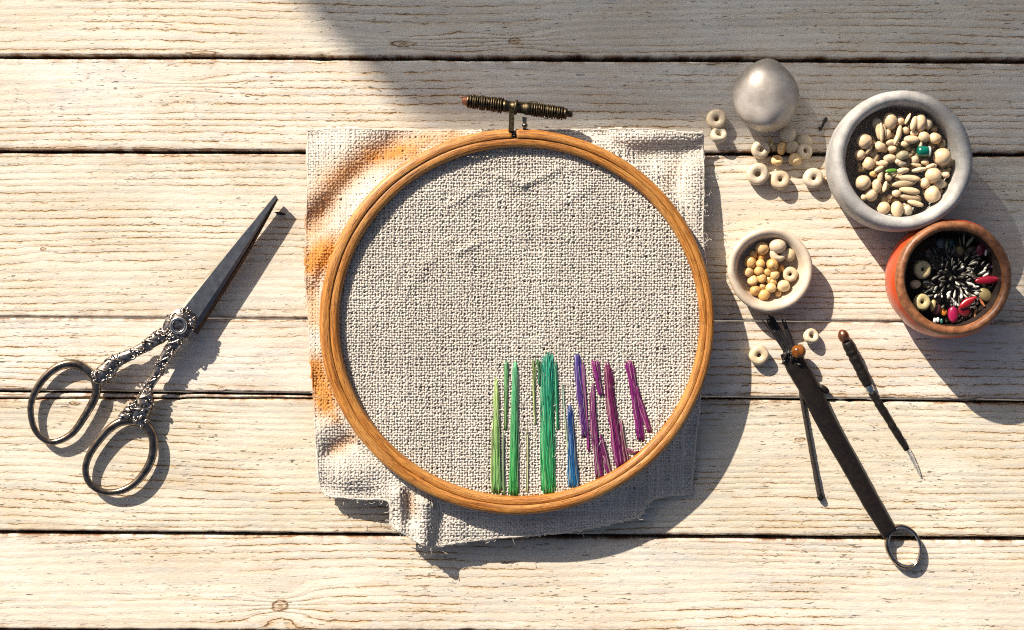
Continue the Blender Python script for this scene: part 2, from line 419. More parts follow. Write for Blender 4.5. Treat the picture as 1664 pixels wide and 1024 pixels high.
def make_hoop():
    base = W(HC[0], HC[1], 0)
    root = thing('embroidery_hoop', 'round wooden embroidery hoop with brass clamp screw gripping the linen', 'embroidery hoop', base)
    def ring(name, prof, th, closed, seed):
        n = len(th); V = []; G = []
        for k, (s, z) in enumerate(prof):
            ss = s + (vnoise(th * 6, k * .0 + seed, 3) - .5) * .02
            V.append(ring_pt(th, ss, z + (vnoise(th * 4, seed, 8) - .5) * 1.2) - base)
            G.append(np.stack([th * 3.0 + seed, np.full(n, s * .30 + seed), np.full(n, z / 100)], -1))
        P = len(prof); F = []
        for k in range(P):
            l = (k + 1) % P
            for i in range(n if closed else n - 1):
                j = (i + 1) % n
                F.append((k * n + i, k * n + j, l * n + j, l * n + i))
        if not closed:
            F.append(tuple(k * n for k in range(P))); F.append(tuple(k * n + n - 1 for k in range(P - 1, -1, -1)))
        return obj(name, Geo().add(np.concatenate(V), F, None, np.concatenate(G)), M['hoop'], root)
    gap = .0125; a0 = R(91.0)
    th = np.linspace(a0 + gap, a0 + 2 * math.pi - gap, 400)
    ring('outer_ring', [(.47, 22), (.452, 40), (.449, 65.8), (.458, 66.8), (.50, 67.4), (.60, 67.9), (.72, 67.7), (.84, 66.8), (.93, 64.4), (.98, 60), (1.0, 52), (1.0, 34), (.97, 26), (.9, 22), (.7, 21)], th, False, 1.3)
    th = np.arange(400) * 2 * math.pi / 400
    ring('inner_ring', [(.05, 24), (.0, 34), (.0, 57), (.02, 61.5), (.08, 64.6), (.17, 65.8), (.29, 66.2), (.40, 66.2), (.440, 65.4), (.447, 63), (.447, 40), (.43, 24), (.2, 22)], th, True, 4.1)
    # clamp: screw, sleeve, plate, tongue
    A = W(760, 164.5, 62); B = W(917, 184.5, 62); ax = (B - A) / np.linalg.norm(B - A); Lh = np.linalg.norm(B - A)
    side = np.array([-ax[1], ax[0], 0]); upv = np.array([0, 0, 1.0])
    def rod(pairs, seg=20, jag=0):
        ts = np.array([p[0] for p in pairs], float); rs = np.array([p[1] for p in pairs], float)
        pts = A + ax * ts[:, None] - base
        return tube_vf(pts, rs, seg)
    def thread(t0, t1, r, pitch, wire):
        g = Geo().add(*rod([(t0, r * .80), (t1, r * .80)]))
        n = int((t1 - t0) / pitch)
        k = 14
        for i in range(n):
            ph = np.arange(k + 1) / k * 2 * math.pi
            rr = r * (1 + .10 * (rng.random() - .5)) * (1.06 if rng.random() < .15 else 1)
            tt = t0 + (i + .5) * pitch + (ph / (2 * math.pi) - .5) * pitch * .8 + (rng.random() - .5) * pitch * .3
            pts = A + ax * tt[:, None] + rr * (np.cos(ph)[:, None] * side + np.sin(ph)[:, None] * upv) - base
            g.add(*tube_vf(pts, wire * (0.8 + .5 * rng.random()), 6))
        return g
    sc = obj('screw', thread(0, 56, 10.2, 3.7, 1.45), M['brass'], root)
    g = thread(102, Lh, 9.8, 3.6, 1.4)
    obj('screw_coil', g, M['brass'], sc, loc=(0, 0, 0))
    g = Geo().add(*rod([(-9, 3), (-8, 6.5), (-2, 7.5), (-1, 9.5), (1, 9.5)], 16))
    g.add(*tube_vf(np.array([A + ax * -6 + side * 3, A + ax * -13 + side * 6]) - base, [1.6, .8], 6))
    obj('screw_tip', g, M['copper'], sc)
    g = Geo().add(*rod([(Lh - 1, 9), (Lh + 4, 8.5), (Lh + 5, 5), (Lh + 12, 5), (Lh + 13, 3.5)], 16))
    obj('thumb_nut', g, M['brass'], sc)
    g = Geo().add(*rod([(56, 8.5), (57, 9.6), (62, 9.7), (63, 8.6), (74, 8.6), (75, 12), (79, 12), (80, 8.6), (91, 8.8), (92, 10), (101, 10), (102, 8.5)], 22))
    obj('sleeve', g, M['brass'], root)
    def slab(pts2, z0, z1):
        n = len(pts2)
        v = [(*W(x, y, z1)[:2], z0) for x, y in pts2] + [(*W(x, y, z1)[:2], z1) for x, y in pts2]
        v = np.array(v) - base
        f = [tuple(range(n - 1, -1, -1)), tuple(range(n, 2 * n))] + [(i, (i + 1) % n, n + (i + 1) % n, n + i) for i in range(n)]
        return v, f
    obj('clamp_plate', Geo().add(*slab([(827, 178), (836, 179), (835.5, 200), (835, 213), (826, 213), (827, 200)], 44, 70)), M['brass'], root, smooth=False)
    obj('clamp_tongue', Geo().add(*slab([(849, 190), (856, 191), (855, 210), (850, 211)], 40, 66)).add(*[(np.array(ball_vf(4.6, 4.6, 4.2, 12, 8)[0]) + W(853, 204, 66) - base), ball_vf(4.6, 4.6, 4.2, 12, 8)[1]]), M['ring_steel'], root, smooth=True, sharp=40)
    return root
make_hoop()

# ------------------------------------------------------------------ linen cloth, woven thread by thread
OUT = np.array([(499.5, 220), (500, 212.5), (507, 211), (560, 208), (640, 211), (760, 212), (860, 212), (960, 210), (1040, 209), (1110, 214), (1136, 216), (1142, 217), (1142.5, 224), (1145, 300), (1143, 380), (1148, 440), (1146, 560), (1139, 640), (1130, 730), (1124, 795), (1123, 802), (1116, 803), (1088, 806), (1062, 812), (1049, 822), (1042, 838),
                (1000, 850), (930, 864), (850, 872), (765, 880), (720, 887), (693, 889), (668, 875), (643, 860), (634, 848), (633, 828), (628, 814), (590, 812), (540, 808), (524, 800), (518, 780), (513, 720), (509, 650), (503, 560), (498, 480), (496, 400), (499, 300)], float)
OUT = catmull([(*q, 0) for q in OUT], 5, True)[:, :2]
def inside(x, y, P=OUT):
    x = np.asarray(x); y = np.asarray(y); c = np.zeros(x.shape, bool)
    for i in range(len(P)):
        x1, y1 = P[i - 1]; x2, y2 = P[i]
        if y1 == y2: continue
        c ^= ((y1 > y) != (y2 > y)) & (x < (x2 - x1) * (y - y1) / (y2 - y1) + x1)
    return c
def segd(x, y, a, b):
    ax, ay = a; bx, by = b
    t = np.clip(((x - ax) * (bx - ax) + (y - ay) * (by - ay)) / ((bx - ax) ** 2 + (by - ay) ** 2), 0, 1)
    return np.hypot(x - ax - t * (bx - ax), y - ay - t * (by - ay))
FOLDS = [((538, 735), (590, 704), -11, 13), ((520, 700), (560, 668), 7, 16), ((560, 775), (640, 745), 9, 22), ((520, 790), (600, 806), -6, 12),
         ((646, 806), (650, 862), 11, 12), ((667, 800), (669, 842), -9, 10), ((690, 820), (686, 885), 17, 17), ((722, 830), (710, 878), -6, 13), ((800, 868), (900, 862), 6, 20),
         ((500, 372), (640, 236), -11, 20), ((508, 450), (560, 360), 8, 17), ((560, 330), (690, 232), 5, 14), ((505, 250), (590, 214), 9, 24), ((505, 330), (560, 260), 6, 18),
         ((1030, 262), (1132, 244), -10, 16), ((1082, 330), (1110, 262), -7, 14), ((1000, 225), (1130, 219), 8, 12), ((1128, 280), (1132, 400), 8, 16), ((930, 214), (1000, 232), -5, 12),
         ((504, 520), (516, 560), 6, 14), ((505, 640), (525, 610), -7, 14)]
WRINK = [((815, 285), (850, 300), 3.2, 7), ((850, 300), (905, 275), 2.6, 6), ((735, 330), (790, 300), 2.0, 8), ((745, 410), (775, 395), 2.2, 6), ((840, 320), (870, 360), -2.0, 9), ((900, 340), (960, 300), 1.6, 8), ((660, 470), (700, 420), 1.4, 9), ((1040, 500), (1070, 560), 1.3, 10)]
def cloth_z(x, y):
    r = np.hypot((x - HC[0]) / HA[0], (y - HC[1]) / HA[1])
    zin = 51 + (vnoise(x / 70, y / 70, 2) - .5) * 2.6
    for a, b, h, w in WRINK: zin = zin + h * np.exp(-(segd(x, y, a, b) / w) ** 2)
    d = np.maximum(0, (r - 1) * 318)
    zo = 22 + 14 * np.exp(-d / 28) + (vnoise(x / 60, y / 60, 5) - .5) * 8 * np.clip(d / 20, 0, 1) + (vnoise(x / 22, y / 22, 6) - .5) * 1.2
    for a, b, h, w in FOLDS: zo = zo + .74 * h * np.exp(-(segd(x, y, a, b) / (1.15 * w)) ** 2) * np.clip(d / 14, 0, 1)
    # the free corners sink towards the planks, the lower left hem stands up
    zo = zo - 16 * np.exp(-(np.hypot(x - 505, y - 215) / 60) ** 2) - 18 * np.exp(-(np.hypot(x - 1130, y - 800) / 60) ** 2) - 12 * np.exp(-(np.hypot(x - 497, y - 470) / 55) ** 2)
    zo = zo + 12 * np.exp(-(np.hypot(x - 640, y - 850) / 110) ** 2)
    zo = np.maximum(zo, 4.5)
    t = np.clip((r - .93) / .07, 0, 1); t = t * t * (3 - 2 * t)
    return zin * (1 - t) + zo * t
OCHRE_BANDS = [((503, 372), (538, 300), 24, .55), ((538, 300), (600, 256), 21, .60), ((600, 256), (668, 244), 19, .75), ((640, 236), (740, 222), 15, .55), ((506, 425), (534, 410), 26, .95), ((504, 460), (512, 520), 14, .5), ((512, 600), (530, 655), 20, .95), ((535, 668), (546, 680), 9, .6), ((545, 728), (582, 706), 11, .45), ((664, 806), (668, 826), 9, .35), ((1085, 300), (1100, 270), 12, .12)]  # orange-brown bands mixed into the thread colours along these segments
def ochre_mask(x, y):
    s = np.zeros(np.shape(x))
    for a, b, w, k in OCHRE_BANDS: s = np.maximum(s, k * np.exp(-(segd(x, y, a, b) / (1.2 * w)) ** 2))
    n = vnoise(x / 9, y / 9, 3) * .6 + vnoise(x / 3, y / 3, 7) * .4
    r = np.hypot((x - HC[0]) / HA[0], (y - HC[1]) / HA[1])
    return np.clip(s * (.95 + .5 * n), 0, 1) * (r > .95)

def make_cloth():
    base = W(HC[0], HC[1], 0)
    P = 4.4; sub = 3; step = P / sub
    V = []; F = []; C = []; off = 0
    lin = np.array([.61, .56, .495])
    for axis in (0, 1):                                   # 0: threads running down, 1: threads running across
        lo, hi = (490, 1156) if axis == 0 else (200, 896)
        l2, h2 = (196, 900) if axis == 0 else (486, 1160)
        along = np.arange(l2, h2, step)
        for i, c0 in enumerate(np.arange(lo, hi, P)):
            cc = c0 + (rng.random() - .5) * 1.0
            wob = (vnoise(along / 34, i * 1.37, 11 + axis) - .5) * 3.0 + (vnoise(along / 8, i * 2.11, 13 + axis) - .5) * 2.6
            a = cc + wob
            x, y = (a, along) if axis == 0 else (along, a)
            e = (rng.random() - .5) * 1.6
            ok = inside(x, y + e if axis == 0 else y) if axis == 0 else inside(x + e, y)
            if ok.sum() < 3: continue
            zz = cloth_z(x, y)
            ph = math.pi * (along - l2) / P + math.pi * i
            sgn = 1 if axis == 0 else -1
            outm = np.hypot((x - HC[0]) / HA[0], (y - HC[1]) / HA[1]) > .97
            amp = np.where(outm, .5, 1.1) * (.6 + .8 * vnoise(along / 6, i * 3.3, 21 + axis))
            zz = zz + sgn * amp * np.cos(ph)
            thick = (.84 + .34 * rng.random() ** 1.5) * (1 + .6 * np.maximum(0, vnoise(along / 22, i * 1.9, 31 + axis) - .72) / .28)
            w = np.where(outm, 2.75, 1.82) * thick * (.88 + .3 * vnoise(along / 5, i * 2.7, 41 + axis)); h = 1.1 * thick
            pw = Wv(x, y, zz) - base
            n = len(along)
            if axis == 0: sd = np.array([1.0, 0, 0])
            else: sd = np.array([0, 1.0, 0])
            ring = np.stack([pw + sd * w[:, None], pw + [0, 0, 1] * np.asarray(h)[:, None], pw - sd * w[:, None], pw - [0, 0, 1] * np.asarray(h)[:, None]], 1)
            st = ochre_mask(x, y)[:, None]
            tone = (.86 + .22 * rng.random()) * (.90 + .18 * vnoise(along / 7, i * 1.1, 51))[:, None]
            col = lin * tone * (.90 + .20 * vnoise(x / 55, y / 55, 91))[:, None]
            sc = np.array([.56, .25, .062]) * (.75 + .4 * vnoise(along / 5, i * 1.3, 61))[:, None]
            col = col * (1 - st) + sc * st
            seg = ok[:-1] & ok[1:]
            ids = np.nonzero(seg)[0]
            for k in range(4):
                l = (k + 1) % 4
                q = np.stack([off + ids * 4 + k, off + (ids + 1) * 4 + k, off + (ids + 1) * 4 + l, off + ids * 4 + l], -1)
                F.append(q if axis == 0 else q[:, ::-1])
            V.append(ring.reshape(-1, 3)); C.append(np.repeat(col, 4, 0)); off += 4 * n
    # turned hem cord along the cut edge, and stray fibres
    def cord(x, y, zz, rad, col):
        nonlocal off
        v, f = tube_vf(Wv(x, y, zz) - base, rad, 4, cap=False)
        V.append(v); C.append(np.repeat(np.broadcast_to(col, (len(x), 3)), 4, 0)); F.append(np.array(f) + off); off += len(v)
    seg = np.linalg.norm(np.diff(np.vstack([OUT, OUT[:1]]), axis=0), axis=1); cum = np.concatenate([[0], np.cumsum(seg)])
    for k, inset in enumerate((1.2,)):
        u = np.linspace(0, cum[-1], 1500); cl = np.vstack([OUT, OUT[:1]])
        hx, hy = np.interp(u, cum, cl[:, 0]), np.interp(u, cum, cl[:, 1])
        tx, ty = np.gradient(hx), np.gradient(hy); ln = np.hypot(tx, ty) + 1e-9
        hx = hx - ty / ln * inset + (vnoise(u / 9, k + 0 * u, 81) - .5) * 1.3; hy = hy + tx / ln * inset + (vnoise(u / 9, k + 5 + 0 * u, 83) - .5) * 1.3
        st = ochre_mask(hx, hy)[:, None]
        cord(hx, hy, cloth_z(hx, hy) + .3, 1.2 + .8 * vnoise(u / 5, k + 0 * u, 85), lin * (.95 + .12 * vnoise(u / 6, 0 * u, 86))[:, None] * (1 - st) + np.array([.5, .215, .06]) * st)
    for k in range(480):
        a0, r0 = rng.random() * 6.283, math.sqrt(rng.random()); L = 8 + 22 * rng.random(); an = rng.random() * 6.283
        if k < 300: x0, y0 = 842 + 285 * r0 * math.cos(a0), 523 + 276 * r0 * math.sin(a0)
        else:
            q = OUT[rng.integers(len(OUT))]; x0, y0 = q[0] + rng.normal() * 2, q[1] + rng.normal() * 2; L *= .45
        tt = np.linspace(-.5, .5, 8); bend = rng.normal() * .9
        x = x0 + L * np.cumsum(np.cos(an + bend * tt * 2)) / 8; y = y0 + L * np.cumsum(np.sin(an + bend * tt * 2)) / 8
        cord(x, y, cloth_z(np.clip(x, 500, 1145), np.clip(y, 212, 885)) + 2.4 + 1.6 * rng.random() * np.cos(tt * 3), .30 + .15 * rng.random(), np.array([.78, .74, .68]) * (.6 + .4 * rng.random()))
    V = np.concatenate(V); F = np.concatenate(F); C = np.concatenate(C)
    used = np.zeros(len(V), bool); used[F.ravel()] = True
    remap = np.cumsum(used) - 1
    V = V[used]; C = C[used]; F = remap[F]
    me = bpy.data.meshes.new('linen_cloth')
    me.vertices.add(len(V)); me.vertices.foreach_set('co', (V * S).astype(np.float32).ravel())
    me.loops.add(F.size); me.loops.foreach_set('vertex_index', F.astype(np.int32).ravel())
    me.polygons.add(len(F)); me.polygons.foreach_set('loop_start', np.arange(0, F.size, 4, dtype=np.int32))
    me.polygons.foreach_set('use_smooth', np.ones(len(F), bool))
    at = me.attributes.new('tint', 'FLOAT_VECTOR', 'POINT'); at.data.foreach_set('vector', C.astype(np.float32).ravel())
    me.update(calc_edges=True); me.validate()
    me.materials.append(M['linen'])
    o = bpy.data.objects.new('linen_cloth', me); COL.objects.link(o); o.location = base * S
    tag(o, 'square of coarse unbleached linen with orange-brown patches and bright stitched stripes', 'cloth')
    return o, base
cloth, CB = make_cloth()

# embroidered bundles: every one a part of the cloth, its strands inside its mesh
G1, G2, G3 = (.16, .36, .08), (.05, .26, .07), (.32, .46, .16)
TE, GR = (.01, .25, .20), (.03, .30, .07)
BU = [  # path, width top, width bottom, colour top, colour bottom, strands, label
    ([(806, 612), (807, 700), (808, 804)], 4, 15, (.34, .44, .16), (.12, .36, .10), 15, 'leftmost pale green tapering stitch'),
    ([(800, 680), (800, 760), (801, 800)], 3, 7, (.42, .48, .26), (.34, .46, .18), 4, 'wispy lime edge of the leftmost stitch'),
    ([(823, 584), (822, 640), (821, 700)], 6, 4, (.08, .28, .14), (.22, .34, .12), 7, 'short thin sage green stitch'),
    ([(818, 700), (818, 760), (820, 806)], 2.5, 5, (.30, .38, .30), (.06, .26, .06), 4, 'thin green tail stitch by the hoop'),
    ([(838, 584), (836, 690), (835, 808)], 6, 16, (.10, .33, .20), (.03, .27, .05), 17, 'leaf green stitch with a pointed top'),
    ([(868, 582), (868, 640), (870, 692)], 5, 2, (.18, .27, .07), (.40, .44, .26), 4, 'faint olive stitch'),
    ([(874, 584), (876, 604), (877, 628)], 7, 3, (.12, .30, .12), (.02, .12, .10), 6, 'stubby dark green stitch'),
    ([(857, 690), (857, 750), (856, 802)], 2, 2.5, (.46, .48, .30), (.42, .46, .24), 2, 'single pale olive strand'),
    ([(891, 572), (890, 690), (892, 804)], 17, 21, TE, GR, 30, 'widest stitch shading from teal to grass green'),
    ([(903, 584), (905, 640), (906, 700)], 5, 3, (.01, .17, .12), (.02, .22, .10), 5, 'dark teal strand beside the widest stitch'),
    ([(914, 622), (918, 680), (924, 742)], 2, 2.5, (.32, .46, .46), (.40, .50, .30), 2, 'pale mint strand'),
    ([(926, 655), (929, 720), (933, 794)], 3, 17, (.015, .035, .26), (.004, .14, .36), 17, 'bright blue flaring stitch'),
    ([(938, 574), (943, 640), (952, 712)], 9, 11, (.05, .04, .27), (.12, .02, .17), 14, 'violet blue stitch'),
    ([(946, 584), (950, 640), (957, 738)], 5, 3, (.28, .10, .30), (.20, .015, .14), 5, 'thin plum strand right of the violet stitch'),
    ([(966, 585), (970, 612), (977, 644)], 9, 6, (.27, .03, .22), (.22, .02, .20), 10, 'short magenta stitch'),
    ([(963, 622), (966, 700), (975, 780)], 4, 11, (.34, .08, .28), (.22, .01, .17), 12, 'long magenta stitch'),
    ([(977, 705), (984, 740), (992, 774)], 4, 10, (.28, .03, .22), (.20, .01, .14), 9, 'purple side stitch by the hoop'),
    ([(987, 585), (994, 660), (1009, 762)], 6, 15, (.26, .02, .13), (.24, .012, .19), 16, 'long plum stitch'),
    ([(1010, 680), (1013, 720), (1019, 752)], 3, 8, (.30, .06, .18), (.22, .015, .11), 7, 'fraying red plum stitch end'),
    ([(1020, 728), (1028, 736), (1036, 733)], 5, 10, (.30, .05, .20), (.22, .01, .06), 8, 'crimson tuft of stitching by the hoop'),
    ([(1022, 585), (1030, 630), (1042, 718)], 10, 9, (.25, .015, .19), (.26, .015, .22), 13, 'upper right magenta stitch'),
    ([(1031, 624), (1043, 662), (1057, 704)], 9, 7, (.23, .02, .20), (.22, .015, .13), 9, 'rightmost branch of the magenta stitches'),
]
for path, w0, w1, c0, c1, ns, lab in BU:
    pl = c0[1] < .1 and c0[0] > .1; w0 *= 1.3 if pl else 1.0; w1 *= 1.18 if pl else 1.0; pk = .66 if c0[1] < .1 and c0[2] < .42 and c0[0] > .1 else .9
    c0 = tuple(q * pk for q in c0); c1 = tuple(q * pk for q in c1)
    sp = catmull(path, 10); n = len(sp); g = Geo()
    ns = int(ns * 2.4)
    for k in range(ns):
        u = rng.random() * 2 - 1
        ta = max(0, rng.random() * .16 - .04) + abs(u) * .05; tb = 1 - max(0, rng.random() * .06 - .02)
        if ns > 8 and rng.random() < .3: ta = rng.random() * .6
        if ns > 8 and rng.random() < .2: tb = min(tb, ta + .25 + rng.random() * .5)
        ta = min(ta, tb - .15)
        tt = np.linspace(ta, tb, 14)
        cxp = np.interp(tt, np.linspace(0, 1, n), sp[:, 0]); cyp = np.interp(tt, np.linspace(0, 1, n), sp[:, 1])
        wd = w0 + (w1 - w0) * tt ** .85
        uu = u + (vnoise(tt * 4, k * 1.7, 71) - .5) * .9 + (vnoise(tt * 11, k * 2.7, 72) - .5) * .35
        xx = cxp + uu * wd / 2; yy = cyp
        pile = (1 - np.minimum(1, uu * uu)) * np.minimum(wd, 14) * .24 * np.sin(np.pi * np.clip(tt * .96 + .03, 0, 1)) ** .35
        r = .68 * (.7 + .6 * rng.random()) * np.interp(tt, [ta, ta + .08, tb - .06, tb], [.6, 1, 1, .7])
        zz = cloth_z(xx, yy) + 2.0 + pile + rng.random() * .9
        zz[0] -= 2.2; zz[-1] -= 2.2
        br = .35 + 1.1 * rng.random() ** 1.3
        mixc = np.array(c0)[None] * (1 - tt[:, None]) + np.array(c1)[None] * tt[:, None]
        colr = np.clip(mixc * br * np.array([1, 1, .9]) + (rng.random() < .16) * np.array([.16, .16, .10]), 0, .8)
        v, f = tube_vf(Wv(xx, yy, zz) - CB, r, 6)
        g.add(v, f, np.repeat(colr, 6, 0))
    o = obj('thread_stitch', g, M['floss'], cloth)
    o['label'] = lab
# ------------------------------------------------------------------ scissors
def make_scissors():
    base = W(290, 530, 0)
    root = thing('scissors', 'ornate antique silver scissors with dark pointed blades, nearly closed', 'scissors', base)
    r1 = [(144.5, 604), (129.6, 594), (113, 591), (93, 597), (73, 613), (58, 635), (50, 660), (52.5, 687), (62, 706), (80, 718), (100, 715), (119.6, 702), (136, 679), (149.5, 656), (157, 636), (154, 617)]
    r2 = [(232.5, 687), (216, 683.5), (196, 686), (179, 696), (163, 713), (147, 736), (139, 759), (142, 779), (154, 793), (173, 800), (196, 798), (216, 788), (232.5, 771), (245, 749), (249.5, 726), (246, 704)]
    def path3(pts, z, n=6, closed=False):
        p = catmull([(*p, 0) for p in pts], n, closed); zz = np.broadcast_to(z, (len(p),)) if np.isscalar(z) else np.interp(np.linspace(0, 1, len(p)), np.linspace(0, 1, len(z)), z)
        return Wv(p[:, 0], p[:, 1], np.asarray(zz, float)) - base
    def ornament(pts, wid, zc, seed, dens):
        g = Geo(); rr = np.random.default_rng(seed)
        p = path3(pts, zc, 8); wv = np.interp(np.linspace(0, 1, len(p)), np.linspace(0, 1, len(wid)), wid)
        g.add(*tube_vf(p, wv * .92, 14, flat=.62))
        t = np.gradient(p, axis=0); t /= np.linalg.norm(t, axis=1)[:, None]; sd = np.stack([-t[:, 1], t[:, 0], 0 * t[:, 0]], -1)
        # two cords twisting round the shank
        for ph in (0, math.pi):
            a = np.linspace(0, 1, len(p)) * len(p) * .30 + ph
            q = p + sd * (np.cos(a) * wv * .8)[:, None] + np.array([0, 0, 1.0]) * (np.sin(a) * wv * .56)[:, None]
            g.add(*tube_vf(q, np.clip(wv * .22, 1.2, 2.4), 6))
        # scrolls, leaves and beads
        for k in range(dens):
            i = rr.integers(1, len(p) - 1); w = wv[i]
            c = p[i] + sd[i] * (rr.random() * 2 - 1) * w * .85 + np.array([0, 0, w * (.35 + .22 * rr.random())])
            m = rotm(rr.random() * 1.0 - .5, rr.random() * 1.0 - .5, rr.random() * 6.28)
            kind = rr.random()
            s = 2.2 + 2.6 * rr.random() * min(1.3, w / 9)
            if kind < .45:
                a = np.linspace(0, 4.6, 14); sp = np.stack([np.cos(a) * s * (1 - a / 7), np.sin(a) * s * (1 - a / 7), a * .15], -1) @ m.T + c
                g.add(*tube_vf(sp, 1.5, 8))
            elif kind < .75:
                v, f = ball_vf(s * 1.1, s * .5, s * .45, 10, 6, taper=.3); g.add(v @ m.T + c, f)
            else:
                v, f = ball_vf(s * .6, s * .6, s * .6, 10, 6); g.add(v + c, f)
        return g
    s1 = obj('handle', ornament([(151, 612), (162, 612), (174, 602), (187, 588), (212, 576), (236, 563), (250, 553), (270, 541), (284, 532)], [9, 16, 16, 13, 9, 10, 12, 12, 11], [17, 17, 18, 19, 20, 21, 22, 23, 24], 3, 85), M['silver'], root)
    g = Geo().add(*tube_vf(path3(r1, 13, 6, True), np.array([6.3 + 1.2 * math.cos(q / 96 * 6.283) for q in range(96)]), 12, closed=True, flat=.85)); obj('finger_loop', g, M['ring_steel'], s1)
    s2 = obj('handle', ornament([(236, 690), (226, 676), (230, 664), (237, 648), (242, 630), (256, 606), (269, 580), (284, 558), (294, 536)], [10, 16, 18, 15, 7.5, 9, 10.5, 12, 12], [17, 17, 18, 18, 18, 19, 21, 23, 24], 5, 85), M['silver'], root)
    gg = ornament([(196, 680), (206, 672), (220, 664), (232, 654)], [6, 10, 11, 9], 19, 9, 36); obj('scrollwork', gg, M['silver'], s2)
    g = Geo().add(*tube_vf(path3(r2, 13, 6, True), np.array([6.4 + 1.1 * math.cos(q / 96 * 6.283) for q in range(96)]), 12, closed=True, flat=.85)); obj('finger_loop', g, M['ring_steel'], s2)
    # blades: flat tapered prisms with bevelled edges
    def blade(left, right, z0, z1, bev):
        # left/right polylines from hilt to tip, section: bottom, edge, bevel line, top
        n = 14; L = np.array([np.interp(np.linspace(0, 1, n), np.linspace(0, 1, len(left)), [q[i] for q in left]) for i in (0, 1)]).T
        Rr = np.array([np.interp(np.linspace(0, 1, n), np.linspace(0, 1, len(right)), [q[i] for q in right]) for i in (0, 1)]).T
        prof = [(0, z0), (0, z0 + (z1 - z0) * .45), (bev, z1), (1 - bev * 1.6, z1), (1, z0 + (z1 - z0) * .3), (1, z0)]
        V = []; F = []
        for i in range(n):
            tp = 1 - .35 * i / n
            for s, z in prof:
                q = L[i] + (Rr[i] - L[i]) * s; V.append(W(q[0], q[1], z0 + (z - z0) * tp) - base)
        m = len(prof)
        for i in range(n - 1):
            for k in range(m):
                l = (k + 1) % m; F.append((i * m + k, i * m + l, (i + 1) * m + l, (i + 1) * m + k))
        F.append(tuple(range(m))); F.append(tuple((n - 1) * m + k for k in range(m - 1, -1, -1)))
        return V, F
    obj('blade', blade([(286, 512), (293, 500), (372, 404), (447, 316.5)], [(309, 546), (327, 524), (396, 414), (451, 321)], 19, 27, .12), M['blade'], root, smooth=False)
    up_ = [o for o in root.children if o.name.startswith('blade')][0]; up_.data.materials.append(M['bright'])
    for i in range(13): up_.data.polygons[i * 6 + 1].material_index = 1
    b2 = obj('blade', blade([(292, 516), (303, 506), (380, 404), (447, 319)], [(320, 544), (333, 525), (404, 413), (452.5, 324)], 10, 18, .10), M['rust_edge'], root, smooth=False)
    b2['label'] = 'rusty lower blade showing along the edge of the upper one'
    # pivot: oval boss with a raised eye
    g = Geo(); v, f = ball_vf(24, 30, 7, 24, 10); m = rotm(0, 0, R(-38)); g.add(v @ m.T + (W(291, 529, 27) - base), f)
    rr = np.random.default_rng(11)
    for k in range(46):
        a = rr.random() * 6.28; q = .55 + .45 * rr.random(); c = (np.array([24 * q * math.cos(a), 30 * q * math.sin(a), 5 - 4 * q]) @ m.T) + (W(291, 529, 29) - base)
        sp = np.linspace(0, 4.4, 12); s = 2.6 + 2.2 * rr.random()
        g.add(*tube_vf(np.stack([np.cos(sp) * s * (1 - sp / 8), np.sin(sp) * s * (1 - sp / 8), sp * .2], -1) @ rotm(0, 0, rr.random() * 6).T + c, 1.2, 6))
    a = np.arange(40) / 40 * 2 * math.pi
    g.add(*tube_vf(np.stack([22 * np.cos(a), 28 * np.sin(a), 0 * a], -1) @ m.T + (W(291, 529, 28) - base), 2.2, 8, closed=True))
    obj('pivot_boss', g, M['silver'], root)
    g = Geo(); v, f = lathe_vf([(9, -4), (9, 3), (9.5, 5), (11.5, 6.2), (13.5, 5), (14.5, 2), (15, -3)], 32); g.add(v + (W(290.5, 529, 33) - base), f)
    ps = obj('pivot_eye', g, M['bright'], root)
    v, f = lathe_vf([(0, 0), (9.2, 0), (9.2, -32)], 24); obj('pivot_hole', Geo().add(v + (W(290.5, 529, 32.5) - base), f), M['bowl_dark'], ps)
make_scissors()

# ------------------------------------------------------------------ pewter egg
def make_egg():
    c = W(1247, 157, 44)
    v, f = ball_vf(50.5, 59, 38, 56, 36, lump=.07, seed=5, flat_bottom=-35, taper=.05)
    k = v[:, 1] < 0
    v = v @ rotm(0, 0, R(8)).T
    tag(obj('pewter_egg', (v, f), M['pewter'], loc=(c[0], c[1], 35)), 'dull silver egg-shaped metal ball lying on the planks above the loose beads', 'metal egg')
make_egg()

# ------------------------------------------------------------------ bowls
def bowl(name, label, cat, px, py, zr, prof, mat, prof_rim=None, mrim=None, prof_in=None, min_=None, wob=.012, seed=1, rim_name='rim'):
    c = W(px, py, zr); base = np.array([c[0], c[1], 0])
    root = thing(name, label, cat, base)
    wf = lambda th, k: (vnoise(3 + 2.2 * np.cos(th), 3 + 2.2 * np.sin(th), seed) - .5) * 2 * wob + (vnoise(5 + 6 * np.cos(th), 5 + 6 * np.sin(th), seed + 3) - .5) * wob * .7
    obj('body', lathe_vf(prof, 96, wob=wf), mat, root)
    if prof_rim: obj(rim_name, lathe_vf(prof_rim, 96, wob=wf), mrim, root)
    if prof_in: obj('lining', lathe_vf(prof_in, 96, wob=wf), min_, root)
    return root, base
k = (H - 110) / H
pot, POT = bowl('stone_pot', 'thick walled grey stone pot filled with cream beads and shells', 'pot', 1468.5, 260, 110,
    [(0, 0), (84, 0), (96, 3), (102, 14), (107.5, 40), (110, 70), (110.5, 92), (109.5, 101), (106, 107), (101, 110), (95, 109), (90.5, 105), (88, 98), (87, 86), (86, 60), (80, 30), (70, 22), (0, 20)], M['grey_stone'], wob=.006, seed=2)
